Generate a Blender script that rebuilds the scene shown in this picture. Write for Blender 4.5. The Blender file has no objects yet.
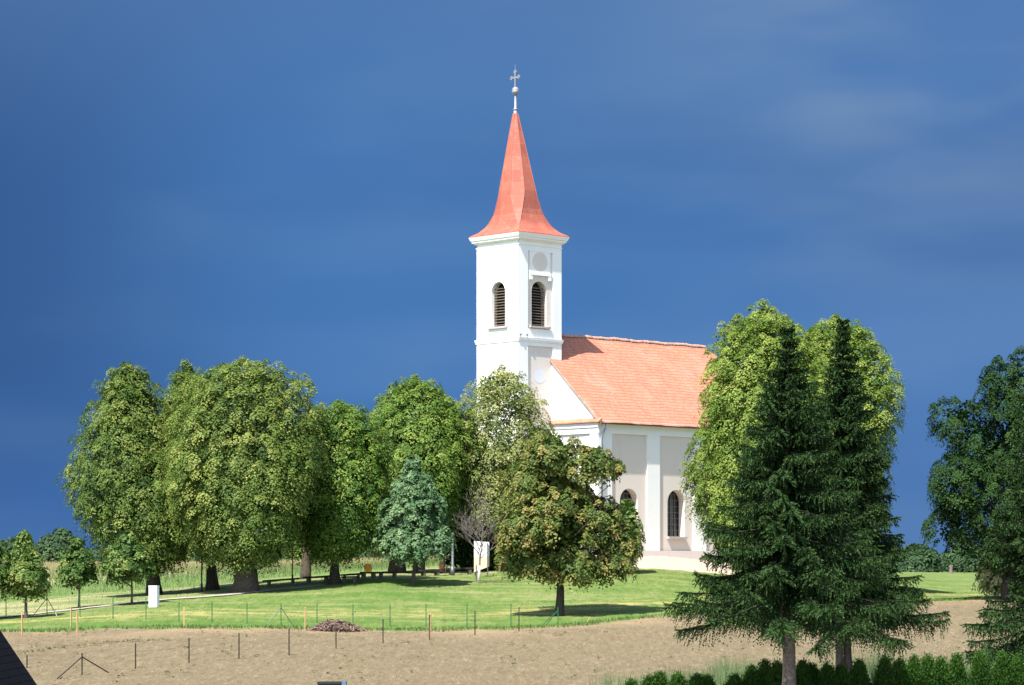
import bpy, math, random
import numpy as np
from mathutils import Vector, geometry

random.seed(7)
R = math.radians
SC = bpy.context.scene
COL = SC.collection

# ------------------------------------------------------------------ camera
F = 2750.0          # focal length in pixels (1024 wide)
HZ = 572.0          # picture row of the horizon
cam_d = bpy.data.cameras.new('camera')
cam_d.sensor_width = 36.0
cam_d.lens = F / 1024.0 * 36.0
cam_d.shift_y = (HZ - 342.5) / 1024.0
cam_d.clip_start = 0.5
cam_d.clip_end = 9000
cam = bpy.data.objects.new('camera', cam_d)
cam.location = (0, 0, 0)
cam.rotation_euler = (R(90), 0, 0)
COL.objects.link(cam)
SC.camera = cam

# ------------------------------------------------------------------ light
SUN_DIR = Vector((-0.282, -0.449, 0.848)).normalized()      # towards the sun
sun_d = bpy.data.lights.new('sun', 'SUN')
sun_d.energy = 5.0
sun_d.angle = R(0.53)
sun_d.color = (1.0, 0.95, 0.87)
sun = bpy.data.objects.new('sun', sun_d)
sun.rotation_euler = SUN_DIR.to_track_quat('Z', 'Y').to_euler()
sun.location = (-60, -60, 120)
COL.objects.link(sun)

SC.view_settings.view_transform = 'Standard'
SC.view_settings.look = 'None'
SC.view_settings.gamma = 1.0
SC.view_settings.use_curve_mapping = False
EXPO = 1.18
SC.view_settings.exposure = EXPO
SC.cycles.max_bounces = 6
SC.cycles.diffuse_bounces = 3
SC.cycles.transmission_bounces = 3
SC.cycles.transparent_max_bounces = 6

world = bpy.data.worlds.new('World')
SC.world = world
world.use_nodes = True
wt = world.node_tree
for n in list(wt.nodes):
    wt.nodes.remove(n)


def NN(t, kind, **kw):
    n = t.nodes.new(kind)
    for k, v in kw.items():
        setattr(n, k, v)
    return n


def math_node(t, op, a, b=None, clamp=False):
    n = NN(t, 'ShaderNodeMath', operation=op)
    n.use_clamp = clamp
    for i, v in enumerate((a, b)):
        if v is None:
            continue
        if isinstance(v, (int, float)):
            n.inputs[i].default_value = v
        else:
            t.links.new(v, n.inputs[i])
    return n.outputs[0]


def maprange(t, v, a, b, c=0.0, d=1.0, smooth=False):
    n = NN(t, 'ShaderNodeMapRange')
    n.interpolation_type = 'SMOOTHSTEP' if smooth else 'LINEAR'
    t.links.new(v, n.inputs['Value'])
    for k, x in zip(('From Min', 'From Max', 'To Min', 'To Max'), (a, b, c, d)):
        n.inputs[k].default_value = x
    return n.outputs[0]


def mixc(t, fac, a, b, mode='MIX'):
    n = NN(t, 'ShaderNodeMix', data_type='RGBA', blend_type=mode)
    n.clamp_factor = True
    for sock, v in ((n.inputs[0], fac), (n.inputs[6], a), (n.inputs[7], b)):
        if isinstance(v, (int, float)):
            sock.default_value = v
        elif isinstance(v, tuple):
            sock.default_value = (v[0], v[1], v[2], 1)
        else:
            t.links.new(v, sock)
    return n.outputs[2]


def noise(t, vec, scale, detail=3.0, rough=0.55, dist=0.0, out=0):
    n = NN(t, 'ShaderNodeTexNoise')
    n.inputs['Scale'].default_value = scale
    n.inputs['Detail'].default_value = detail
    n.inputs['Roughness'].default_value = rough
    n.inputs['Distortion'].default_value = dist
    if vec is not None:
        t.links.new(vec, n.inputs['Vector'])
    return n.outputs[out]


def mapping(t, vec, scale=(1, 1, 1), rot=(0, 0, 0), loc=(0, 0, 0)):
    n = NN(t, 'ShaderNodeMapping')
    n.inputs['Scale'].default_value = scale
    n.inputs['Rotation'].default_value = rot
    n.inputs['Location'].default_value = loc
    t.links.new(vec, n.inputs['Vector'])
    return n.outputs[0]


def srgb(r, g, b):
    f = lambda c: (c / 255 / 12.92) if c / 255 <= 0.04045 else ((c / 255 + 0.055) / 1.055) ** 2.4
    return (f(r), f(g), f(b))


# Clear Nishita sky; the northern half carries a deep blue storm cloud bank
sky = NN(wt, 'ShaderNodeTexSky', sky_type='NISHITA')
sky.sun_disc = False
sky.sun_elevation = math.asin(SUN_DIR.z)
sky.sun_rotation = math.atan2(SUN_DIR.x, SUN_DIR.y)
sky_k = NN(wt, 'ShaderNodeVectorMath', operation='SCALE')
wt.links.new(sky.outputs[0], sky_k.inputs[0])
sky_k.inputs['Scale'].default_value = 1.0
BGS = 0.14
tc = NN(wt, 'ShaderNodeTexCoord')
sep = NN(wt, 'ShaderNodeSeparateXYZ')
wt.links.new(tc.outputs['Generated'], sep.inputs[0])
dx, dy, dz = sep.outputs
K = 1.0 / (2 ** EXPO) / BGS


def skc(r, g, b):
    c = srgb(r, g, b)
    return tuple(v * K for v in c)


n1 = noise(wt, mapping(wt, tc.outputs['Generated'], (3, 3, 10), loc=(2.1, 0.4, 0.3)), 1.6, 3, 0.5)
n2 = noise(wt, mapping(wt, tc.outputs['Generated'], (5, 5, 17), rot=(0, 0.10, 0), loc=(0.7, 0.1, 1.3)), 1.4, 3, 0.5, 0.2)
bank = mixc(wt, maprange(wt, dx, -0.20, -0.05, 0, 1, True), skc(56, 94, 149), skc(72, 121, 181))
low = mixc(wt, maprange(wt, dz, 0.0, 0.07, 0, 1, True), skc(66, 109, 170), bank)
top = mixc(wt, maprange(wt, dz, 0.13, 0.24, 0, 0.8, True), low, skc(84, 121, 174))
right = mixc(wt, maprange(wt, dx, 0.02, 0.15, 0, 0.6, True), top, skc(86, 127, 183))
rightup = math_node(wt, 'MULTIPLY', maprange(wt, dx, 0.0, 0.15, 0, 1, True), maprange(wt, dz, 0.08, 0.16, 0, 1, True))
wisp = math_node(wt, 'MULTIPLY', rightup, maprange(wt, n2, 0.36, 0.64, 0, 0.85, True))
col = mixc(wt, wisp, right, skc(122, 151, 186))
n3 = noise(wt, mapping(wt, tc.outputs['Generated'], (2, 2, 9), loc=(5.1, 2.4, 0.9)), 2.2, 3, 0.5)
edge = mixc(wt, maprange(wt, n1, 0.42, 0.70, 0, 0.34, True), col, skc(100, 138, 185))
edge = mixc(wt, maprange(wt, n3, 0.45, 0.70, 0, 0.45, True), edge, skc(58, 102, 164))
lowband = math_node(wt, 'MULTIPLY', maprange(wt, dz, 0.055, 0.078, 0, 1, True), maprange(wt, dz, 0.080, 0.098, 1, 0, True))
lowband = math_node(wt, 'MULTIPLY', lowband, math_node(wt, 'MULTIPLY', maprange(wt, dx, -0.12, -0.04, 0, 1, True), maprange(wt, n2, 0.34, 0.6, 0.1, 0.6, True)))
edge = mixc(wt, lowband, edge, skc(98, 138, 190))
front = maprange(wt, dy, -0.15, 0.45, 0, 1, True)
allsky = mixc(wt, front, sky_k.outputs[0], edge)
bg = NN(wt, 'ShaderNodeBackground')
bg.inputs['Strength'].default_value = BGS
wt.links.new(allsky, bg.inputs['Color'])
wo = NN(wt, 'ShaderNodeOutputWorld')
wt.links.new(bg.outputs[0], wo.inputs[0])


# ------------------------------------------------------------------ materials
def mat(name):
    m = bpy.data.materials.new(name)
    m.use_nodes = True
    t = m.node_tree
    b = t.nodes['Principled BSDF']
    return m, t, b


def plain(name, colr, rough=0.8, metallic=0.0, var=0.15, scale=6.0, bump=0.0, spec=0.3, bdist=0.02):
    m, t, b = mat(name)
    co = NN(t, 'ShaderNodeTexCoord').outputs['Object']
    n = noise(t, co, scale, 5, 0.65)
    dark = tuple(c * (1 - var) for c in colr)
    lite = tuple(min(1, c * (1 + var)) for c in colr)
    t.links.new(mixc(t, maprange(t, n, 0.3, 0.7), dark, lite), b.inputs['Base Color'])
    b.inputs['Roughness'].default_value = rough
    b.inputs['Metallic'].default_value = metallic
    b.inputs['Specular IOR Level'].default_value = spec
    if bump:
        bp = NN(t, 'ShaderNodeBump')
        bp.inputs['Strength'].default_value = bump
        bp.inputs['Distance'].default_value = bdist
        t.links.new(noise(t, co, scale * 3, 5, 0.7), bp.inputs['Height'])
        t.links.new(bp.outputs[0], b.inputs['Normal'])
    return m


def plaster(name, colr, stain):
    m, t, b = mat(name)
    co = NN(t, 'ShaderNodeTexCoord').outputs['Object']
    n = noise(t, mapping(t, co, (1, 1, 0.35)), 0.9, 6, 0.7)
    g = noise(t, co, 14, 4, 0.7)
    c = mixc(t, maprange(t, n, 0.5, 0.85, 0, 0.45), colr, stain)
    c = mixc(t, maprange(t, g, 0.3, 0.8, 0, 0.10), c, stain)
    t.links.new(c, b.inputs['Base Color'])
    b.inputs['Roughness'].default_value = 0.92
    b.inputs['Specular IOR Level'].default_value = 0.15
    bp = NN(t, 'ShaderNodeBump')
    bp.inputs['Strength'].default_value = 0.25
    bp.inputs['Distance'].default_value = 0.02
    t.links.new(g, bp.inputs['Height'])
    t.links.new(bp.outputs[0], b.inputs['Normal'])
    return m


def leafmat(name, dark, mid, lite, trans=0.28, gloss=0.35):
    m = bpy.data.materials.new(name)
    m.use_nodes = True
    t = m.node_tree
    t.nodes.clear()
    at = NN(t, 'ShaderNodeAttribute', attribute_name='var')
    ramp = NN(t, 'ShaderNodeValToRGB')
    e = ramp.color_ramp.elements
    e[0].position = 0.0
    e[0].color = (*dark, 1)
    e[1].position = 1.0
    e[1].color = (*lite, 1)
    k = e.new(0.5)
    k.color = (*mid, 1)
    t.links.new(at.outputs['Fac'], ramp.inputs[0])
    d = NN(t, 'ShaderNodeBsdfPrincipled')
    t.links.new(ramp.outputs[0], d.inputs['Base Color'])
    d.inputs['Roughness'].default_value = 0.55
    d.inputs['Specular IOR Level'].default_value = gloss
    tr = NN(t, 'ShaderNodeBsdfTranslucent')
    hs = NN(t, 'ShaderNodeHueSaturation')
    hs.inputs['Value'].default_value = 1.3
    hs.inputs['Hue'].default_value = 0.485
    t.links.new(ramp.outputs[0], hs.inputs['Color'])
    t.links.new(hs.outputs[0], tr.inputs['Color'])
    mx = NN(t, 'ShaderNodeMixShader')
    mx.inputs[0].default_value = trans
    t.links.new(d.outputs[0], mx.inputs[1])
    t.links.new(tr.outputs[0], mx.inputs[2])
    o = NN(t, 'ShaderNodeOutputMaterial')
    t.links.new(mx.outputs[0], o.inputs[0])
    return m


M = {}
M['white'] = plaster('white_plaster', (0.84, 0.84, 0.82), (0.68, 0.67, 0.64))
M['beige'] = plaster('beige_plaster', (0.70, 0.63, 0.565), (0.57, 0.51, 0.46))
M['stone'] = plain('sill_stone', (0.42, 0.38, 0.36), 0.8, var=0.2, scale=5)
M['plinth'] = plaster('plinth_plaster', (0.66, 0.60, 0.55), (0.5, 0.44, 0.40))
M['louvre'] = plain('louvre_wood', (0.17, 0.13, 0.10), 0.75, var=0.35, scale=8)
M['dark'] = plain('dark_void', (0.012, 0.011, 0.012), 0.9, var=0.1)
M['glass'] = plain('window_glass', (0.010, 0.011, 0.014), 0.25, var=0.4, scale=1.5, spec=0.6)
M['frame'] = plain('window_frame_paint', (0.13, 0.13, 0.135), 0.6, var=0.1)
M['zinc'] = plain('zinc_metal', (0.28, 0.33, 0.38), 0.45, 0.6, var=0.2, scale=3)
M['gutter'] = plain('gutter_metal', (0.10, 0.10, 0.10), 0.5, 0.5, var=0.2, scale=3)
M['silver'] = plain('silvered_metal', (0.26, 0.26, 0.285), 0.6, 0.3, var=0.15, scale=6)
M['greymetal'] = plain('grey_metal', (0.12, 0.135, 0.15), 0.5, 0.5, var=0.2)
M['greenmetal'] = plain('green_coated_steel', (0.02, 0.11, 0.05), 0.45, 0.1, var=0.2)
M['rustpost'] = plain('brown_steel_post', (0.045, 0.035, 0.028), 0.7, 0.2, var=0.35)
M['wire'] = plain('fence_wire', (0.12, 0.16, 0.13), 0.5, 0.5, var=0.1)
M['newwood'] = plain('raw_pine_wood', (0.42, 0.27, 0.12), 0.8, var=0.2, scale=9)
M['benchwood'] = plain('weathered_dark_wood', (0.035, 0.03, 0.022), 0.85, var=0.4, scale=9, bump=0.3)
M['benchleg'] = plain('mossy_concrete', (0.10, 0.10, 0.075), 0.9, var=0.4, scale=7, bump=0.3)
M['orange'] = plain('orange_bin_paint', (0.80, 0.27, 0.02), 0.45, var=0.12, scale=5)
M['brownbin'] = plain('brown_bin_paint', (0.055, 0.035, 0.025), 0.6, var=0.3, scale=5)
M['redbin'] = plain('red_brown_panel', (0.12, 0.03, 0.015), 0.6, var=0.3, scale=5)
M['cabinet'] = plain('cabinet_white', (0.80, 0.78, 0.80), 0.45, var=0.05, scale=3)
M['sticker'] = plain('sticker_pink', (0.55, 0.25, 0.30), 0.5, var=0.1)
M['boardwhite'] = plain('board_white', (0.85, 0.84, 0.83), 0.6, var=0.05, scale=2)
M['boardpeach'] = plain('board_peach', (0.80, 0.56, 0.42), 0.6, var=0.06, scale=2)
M['slate'] = plain('dark_roof_slate', (0.006, 0.0065, 0.009), 0.9, var=0.3, scale=8, spec=0.05)
M['darkplastic'] = plain('dark_plastic', (0.02, 0.02, 0.022), 0.5, var=0.2)
M['glintmetal'] = plain('glint_blue_metal', (0.12, 0.18, 0.26), 0.4, 0.3, var=0.1)
M['bark'] = plain('grey_brown_bark', (0.085, 0.066, 0.052), 0.95, var=0.5, scale=9, bump=0.9, bdist=0.04)
M['barkdark'] = plain('dark_bark', (0.045, 0.036, 0.028), 0.95, var=0.5, scale=9, bump=0.9, bdist=0.04)
M['barkspruce'] = plain('spruce_bark', (0.16, 0.125, 0.11), 0.95, var=0.45, scale=14, bump=0.9, bdist=0.02)
M['barkpale'] = plain('pale_smooth_bark', (0.15, 0.13, 0.115), 0.9, var=0.25, scale=8)
M['limewash'] = plain('whitewashed_bark', (0.50, 0.44, 0.38), 0.9, var=0.25, scale=8)
M['debris'] = plain('brush_and_roots', (0.16, 0.105, 0.085), 0.95, var=0.55, scale=7)
M['chimneybrick'] = plain('house_render', (0.45, 0.40, 0.34), 0.9, var=0.1)


def tile_mat():
    m, t, b = mat('clay_roof_tiles')
    uv = NN(t, 'ShaderNodeUVMap', uv_map='uv').outputs[0]
    br = NN(t, 'ShaderNodeTexBrick')
    br.offset = 0.5
    t.links.new(uv, br.inputs['Vector'])
    br.inputs['Scale'].default_value = 1.0
    br.inputs['Brick Width'].default_value = 0.20
    br.inputs['Row Height'].default_value = 0.33
    br.inputs['Mortar Size'].default_value = 0.012
    br.inputs['Bias'].default_value = -0.1
    br.inputs['Color1'].default_value = (0.53, 0.195, 0.115, 1)
    br.inputs['Color2'].default_value = (0.40, 0.142, 0.09, 1)
    br.inputs['Mortar'].default_value = (0.36, 0.15, 0.10, 1)
    big = noise(t, uv, 0.35, 4, 0.6)
    mid = noise(t, mapping(t, uv, (1.0, 3.0, 1)), 1.3, 5, 0.65)
    c = mixc(t, maprange(t, mid, 0.45, 0.75, 0, 0.55), br.outputs[0], (0.36, 0.185, 0.135))
    c = mixc(t, maprange(t, big, 0.50, 0.72, 0, 0.75), c, (0.44, 0.235, 0.17))
    sp = noise(t, uv, 9.0, 2, 0.5)
    c = mixc(t, maprange(t, sp, 0.62, 0.72, 0, 0.5), c, (0.66, 0.40, 0.30))
    t.links.new(c, b.inputs['Base Color'])
    b.inputs['Roughness'].default_value = 0.85
    b.inputs['Specular IOR Level'].default_value = 0.25
    bp = NN(t, 'ShaderNodeBump')
    bp.inputs['Strength'].default_value = 0.6
    bp.inputs['Distance'].default_value = 0.03
    t.links.new(math_node(t, 'ADD', br.outputs['Fac'], mid), bp.inputs['Height'])
    bp.invert = True
    t.links.new(bp.outputs[0], b.inputs['Normal'])
    return m


def spire_mat():
    m, t, b = mat('red_painted_sheet')
    uv = NN(t, 'ShaderNodeUVMap', uv_map='uv').outputs[0]
    br = NN(t, 'ShaderNodeTexBrick')
    br.offset = 0.0
    t.links.new(uv, br.inputs['Vector'])
    br.inputs['Scale'].default_value = 1.0
    br.inputs['Brick Width'].default_value = 0.62
    br.inputs['Row Height'].default_value = 0.95
    br.inputs['Mortar Size'].default_value = 0.018
    br.inputs['Color1'].default_value = (0.37, 0.108, 0.068, 1)
    br.inputs['Color2'].default_value = (0.285, 0.080, 0.052, 1)
    br.inputs['Mortar'].default_value = (0.38, 0.12, 0.09, 1)
    n = noise(t, uv, 1.6, 5, 0.7)
    c = mixc(t, maprange(t, n, 0.52, 0.78, 0, 0.7), br.outputs[0], (0.42, 0.19, 0.14))
    n2 = noise(t, mapping(t, uv, (1, .3, 1)), 3.0, 5, 0.7)
    c = mixc(t, maprange(t, n2, 0.5, 0.8, 0, 0.5), c, (0.36, 0.09, 0.07))
    t.links.new(c, b.inputs['Base Color'])
    b.inputs['Roughness'].default_value = 0.6
    b.inputs['Specular IOR Level'].default_value = 0.3
    bp = NN(t, 'ShaderNodeBump')
    bp.inputs['Strength'].default_value = 0.25
    bp.inputs['Distance'].default_value = 0.015
    t.links.new(br.outputs['Fac'], bp.inputs['Height'])
    t.links.new(bp.outputs[0], b.inputs['Normal'])
    return m


M['tile'] = tile_mat()
M['spire'] = spire_mat()
M['ridge'] = plain('ridge_tiles_mortar', (0.42, 0.26, 0.20), 0.9, var=0.35, scale=3)

# leaves: (dark, mid, light)
M['lime_a'] = leafmat('lime_leaves', (0.028, 0.066, 0.012), (0.102, 0.162, 0.028), (0.245, 0.285, 0.07), 0.32, 0.2)
M['lime_b'] = leafmat('lime_leaves_fresh', (0.03, 0.08, 0.012), (0.105, 0.185, 0.026), (0.225, 0.3, 0.06), 0.32, 0.2)
M['lime_c'] = leafmat('lime_leaves_pale', (0.05, 0.088, 0.022), (0.175, 0.22, 0.06), (0.35, 0.36, 0.12), 0.36, 0.2)
M['lime_d'] = leafmat('lime_leaves_bright', (0.032, 0.078, 0.011), (0.12, 0.195, 0.028), (0.265, 0.33, 0.07), 0.34, 0.2)
M['maple_blue'] = leafmat('young_maple_leaves', (0.032, 0.082, 0.03), (0.092, 0.175, 0.074), (0.2, 0.3, 0.145), 0.32, 0.2)
M['maple_brown'] = leafmat('field_maple_leaves', (0.034, 0.066, 0.014), (0.095, 0.145, 0.028), (0.275, 0.225, 0.07), 0.32, 0.2)
M['young'] = leafmat('young_lime_leaves', (0.034, 0.08, 0.016), (0.095, 0.165, 0.034), (0.22, 0.255, 0.07), 0.3, 0.2)
M['oak'] = leafmat('dark_oak_leaves', (0.01, 0.028, 0.006), (0.02, 0.05, 0.01), (0.038, 0.078, 0.015), 0.12, 0.1)
M['far'] = leafmat('distant_leaves', (0.024, 0.05, 0.022), (0.04, 0.078, 0.032), (0.065, 0.105, 0.036), 0.15, 0.1)
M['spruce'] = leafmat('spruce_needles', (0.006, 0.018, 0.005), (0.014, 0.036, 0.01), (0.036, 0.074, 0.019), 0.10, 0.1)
M['thuja'] = leafmat('thuja_sprays', (0.009, 0.032, 0.005), (0.024, 0.068, 0.011), (0.052, 0.118, 0.018), 0.14, 0.1)
M['elder'] = leafmat('elder_leaves_and_blossom', (0.05, 0.11, 0.02), (0.16, 0.24, 0.05), (0.72, 0.66, 0.42), 0.3)
M['tallgrass'] = leafmat('tall_weeds', (0.05, 0.11, 0.035), (0.10, 0.18, 0.06), (0.22, 0.25, 0.12), 0.3)
M['meadowgrass'] = leafmat('meadow_stalks', (0.08, 0.14, 0.035), (0.17, 0.205, 0.075), (0.38, 0.31, 0.18), 0.3)
M['lawnblades'] = leafmat('lawn_blades', (0.06, 0.11, 0.02), (0.095, 0.15, 0.034), (0.16, 0.19, 0.062), 0.3)
M['weed'] = leafmat('field_weeds', (0.07, 0.10, 0.03), (0.12, 0.13, 0.05), (0.20, 0.18, 0.08), 0.3)
M['clod'] = leafmat('soil_clods', (0.08, 0.06, 0.035), (0.15, 0.115, 0.07), (0.22, 0.175, 0.11), 0.0, 0.1)


# ------------------------------------------------------------------ helpers
def tag(o, label=None, cat=None, group=None, kind=None):
    if label:
        o['label'] = label
    if cat:
        o['category'] = cat
    if group:
        o['group'] = group
    if kind:
        o['kind'] = kind
    return o


def empty(name, loc=(0, 0, 0)):
    o = bpy.data.objects.new(name, None)
    o.location = loc
    o.empty_display_size = 0.3
    COL.objects.link(o)
    return o


def offset_of(p):
    v = Vector((0, 0, 0))
    while p is not None:
        v += Vector(p.location)
        p = p.parent
    return v


def mesh_np(name, verts, faces, m, parent=None, smooth=False, attr=None, uvs=None, loc=None):
    """verts (n,3) in world space; faces (k,3|4) array or list of lists"""
    me = bpy.data.meshes.new(name)
    verts = np.asarray(verts, dtype=np.float32).reshape(-1, 3)
    off = np.array(offset_of(parent), dtype=np.float32) if parent is not None else np.zeros(3, np.float32)
    if loc is not None:
        off = off + np.array(loc, dtype=np.float32)
    v = verts - off
    if isinstance(faces, np.ndarray):
        k, w = faces.shape
        me.vertices.add(len(v))
        me.vertices.foreach_set('co', v.ravel())
        me.loops.add(k * w)
        me.loops.foreach_set('vertex_index', faces.astype(np.int32).ravel())
        me.polygons.add(k)
        me.polygons.foreach_set('loop_start', np.arange(0, k * w, w, dtype=np.int32))
        me.polygons.foreach_set('loop_total', np.full(k, w, dtype=np.int32))
        me.update(calc_edges=True)
    else:
        me.from_pydata([tuple(map(float, q)) for q in v], [], faces)
        me.update()
    if attr is not None:
        for an, av in attr.items():
            a = me.attributes.new(an, 'FLOAT', 'POINT')
            a.data.foreach_set('value', np.asarray(av, dtype=np.float32))
    if uvs is not None:
        ul = me.uv_layers.new(name='uv')
        ul.data.foreach_set('uv', np.asarray(uvs, dtype=np.float32).ravel())
    if smooth:
        me.polygons.foreach_set('use_smooth', [True] * len(me.polygons))
    me.materials.append(m)
    o = bpy.data.objects.new(name, me)
    COL.objects.link(o)
    if parent is not None:
        o.parent = parent
    if loc is not None:
        o.location = loc
    return o


class MB:
    def __init__(s):
        s.v = []
        s.f = []
        s.uv = []

    def add(s, vs, fs, uv=None):
        n = len(s.v)
        s.v += [tuple(q) for q in vs]
        for i, f in enumerate(fs):
            s.f.append([n + k for k in f])
            s.uv += (uv[i] if uv else [(0, 0)] * len(f))

    def hexa(s, c):            # 8 corners: bottom 4 ccw, top 4 ccw
        s.add(c, [(0, 3, 2, 1), (4, 5, 6, 7), (0, 1, 5, 4), (1, 2, 6, 5), (2, 3, 7, 6), (3, 0, 4, 7)])

    def box(s, lo, hi, T=None):
        (x0, y0, z0), (x1, y1, z1) = lo, hi
        c = [(x0, y0, z0), (x1, y0, z0), (x1, y1, z0), (x0, y1, z0), (x0, y0, z1), (x1, y0, z1), (x1, y1, z1), (x0, y1, z1)]
        if T:
            c = [T(*q) for q in c]
        s.hexa(c)

    def tube(s, pts, rad, seg=8, cap=True, wob=0.0):
        pts = [Vector(p) for p in pts]
        if isinstance(rad, (int, float)):
            rad = [rad] * len(pts)
        rings = []
        up = Vector((0.13, 0.21, 0.97)).normalized()
        for i, p in enumerate(pts):
            d = (pts[min(i + 1, len(pts) - 1)] - pts[max(i - 1, 0)]).normalized()
            a = d.cross(up)
            if a.length < 0.05:
                a = d.cross(Vector((1, 0, 0)))
            a.normalize()
            b = d.cross(a)
            ring = []
            for k in range(seg):
                th = 2 * math.pi * k / seg
                rr = rad[i] * (1 + wob * math.sin(3 * th + i * .4) + wob * .6 * math.sin(5 * th + 1))
                ring.append(p + a * math.cos(th) * rr + b * math.sin(th) * rr)
            rings.append(ring)
        vs = [q for r in rings for q in r]
        fs = []
        for i in range(len(rings) - 1):
            for k in range(seg):
                k2 = (k + 1) % seg
                fs.append((i * seg + k, i * seg + k2, (i + 1) * seg + k2, (i + 1) * seg + k))
        if cap:
            fs.append(tuple(range(seg - 1, -1, -1)))
            fs.append(tuple((len(rings) - 1) * seg + k for k in range(seg)))
        s.add(vs, fs)

    def build(s, name, m, parent=None, smooth=False, loc=None):
        return mesh_np(name, s.v, s.f, m, parent, smooth, None, s.uv, loc)


def children(o):
    return [c for c in COL.objects if c.parent == o]


def copy_tree(o, loc=None, rz=None, scale=None, parent=None):
    c = o.copy()
    COL.objects.link(c)
    if parent is not None:
        c.parent = parent
    for ch in children(o):
        copy_tree(ch, parent=c)
    if loc is not None:
        c.location = loc
    if rz is not None:
        c.rotation_euler = (0, 0, rz)
    if scale is not None:
        c.scale = scale
    return c


# ------------------------------------------------------------------ terrain
# ground profiles: viewing column -> (distance, row at which the ground shows)
COLS = {
    -60: [(60, 755), (100, 690), (130, 643), (145, 628), (160, 614), (185, 600), (220, 588), (270, 576), (330, 565), (420, 560)],
    0: [(60, 755), (100, 688), (130, 641), (143, 628), (157, 616), (185, 600), (220, 588), (270, 576), (330, 565), (420, 560)],
    90: [(60, 755), (100, 686), (116, 668), (141, 628), (155, 611), (170, 600), (195, 590), (225, 582), (270, 573), (330, 565), (420, 560)],
    180: [(60, 755), (100, 685), (115, 665), (140, 628), (153, 609), (163, 598), (185, 588), (215, 580), (260, 571), (330, 564.5), (420, 560)],
    380: [(60, 755), (100, 685), (130, 645), (143, 630), (155, 610), (165, 591), (173, 578), (184, 572.5), (220, 568), (330, 562), (420, 559)],
    520: [(60, 745), (100, 685), (130, 648), (145, 629), (155, 611), (163, 597), (173, 582), (182, 573), (188, 567), (200, 560), (240, 556), (330, 558), (420, 558)],
    650: [(60, 732), (90, 684), (105, 668), (130, 645), (150, 617), (158, 604), (168, 588), (178, 575), (183.5, 568), (192, 553.5), (215, 554), (260, 558), (330, 562), (420, 563)],
    800: [(60, 732), (90, 680), (105, 664), (130, 643), (158, 609), (172, 592), (185, 579), (195, 572), (215, 566), (260, 567), (330, 570), (420, 570)],
    940: [(60, 732), (90, 680), (105, 663), (130, 641), (172, 601), (190, 592), (215, 585), (260, 578), (330, 573), (420, 570.5)],
    1100: [(60, 732), (90, 680), (105, 662), (130, 640), (176, 597), (200, 589), (225, 583), (270, 577), (340, 573), (420, 571)],
}
CX = np.array(sorted(COLS), dtype=float)
YG = np.arange(20, 3500, 1.0)
TAB = []
for cx in sorted(COLS):
    pts = COLS[cx]
    ys = [20.0] + [p[0] for p in pts] + [600, 1200, 3500]
    zs = [(HZ - p[1]) * p[0] / F for p in pts]
    zs = [zs[0] - 0.1] + zs + [zs[-1] - 1.5, zs[-1] - 9, zs[-1] - 40]
    z = np.interp(YG, ys, zs)
    ker = np.hanning(13)
    ker /= ker.sum()
    zp = np.pad(z, 6, mode='edge')
    TAB.append(np.convolve(zp, ker, mode='valid'))
TAB = np.array(TAB)


def H_np(x, y):
    x = np.asarray(x, float)
    y = np.asarray(y, float)
    yc = np.clip(y, 60, 3400)
    xs = np.clip(512 + F * x / yc, CX[0], CX[-1])
    out = np.zeros_like(xs)
    tot = 0.0
    for d, w in ((-26, 1), (-13, 2), (0, 3), (13, 2), (26, 1)):
        q = np.clip(xs + d, CX[0], CX[-1])
        i = np.clip(np.searchsorted(CX, q) - 1, 0, len(CX) - 2)
        f = (q - CX[i]) / (CX[i + 1] - CX[i])
        j = np.clip((yc - 20).astype(int), 0, len(YG) - 2)
        g = yc - 20 - j
        a = TAB[i, j] * (1 - g) + TAB[i, j + 1] * g
        b = TAB[i + 1, j] * (1 - g) + TAB[i + 1, j + 1] * g
        out += w * (a * (1 - f) + b * f)
        tot += w
    return out / tot


def H(x, y):
    return float(H_np(np.array([x]), np.array([y]))[0])


def ground_at(xs, ysc, ymin=92.0, ymax=330.0):
    Y = np.arange(ymin, ymax, 0.25)
    X = (xs - 512) / F * Y
    rows = HZ - F * H_np(X, Y) / Y
    k = np.argmax(rows <= ysc)
    if rows[k] > ysc:
        k = int(np.argmin(np.abs(rows - ysc)))
    return Vector((float(X[k]), float(Y[k]), H(X[k], Y[k])))


def at(xs, ysc, Y):
    return Vector(((xs - 512) / F * Y, Y, (HZ - ysc) / F * Y))


def line_Y(tab, ymin=92.0):
    xs = np.array([a for a, b in tab], float)
    Ys = np.array([ground_at(a, b, ymin).y for a, b in tab])
    return lambda q: np.interp(q, xs, Ys)


FIELD = line_Y([(-300, 640), (0, 632), (40, 632), (110, 629), (180, 628), (300, 629), (380, 631), (460, 630), (520, 629), (560, 627),
                (600, 623), (680, 616), (800, 609), (940, 601), (1024, 598), (1200, 593)], 120)
PATH_PTS = [(-260, 640), (-120, 627), (0, 617.5), (60, 611.5), (130, 603.5), (200, 597.5), (262, 591.5), (330, 585), (400, 579.5), (480, 575)]
PATHL = line_Y(PATH_PTS, 130)

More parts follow.
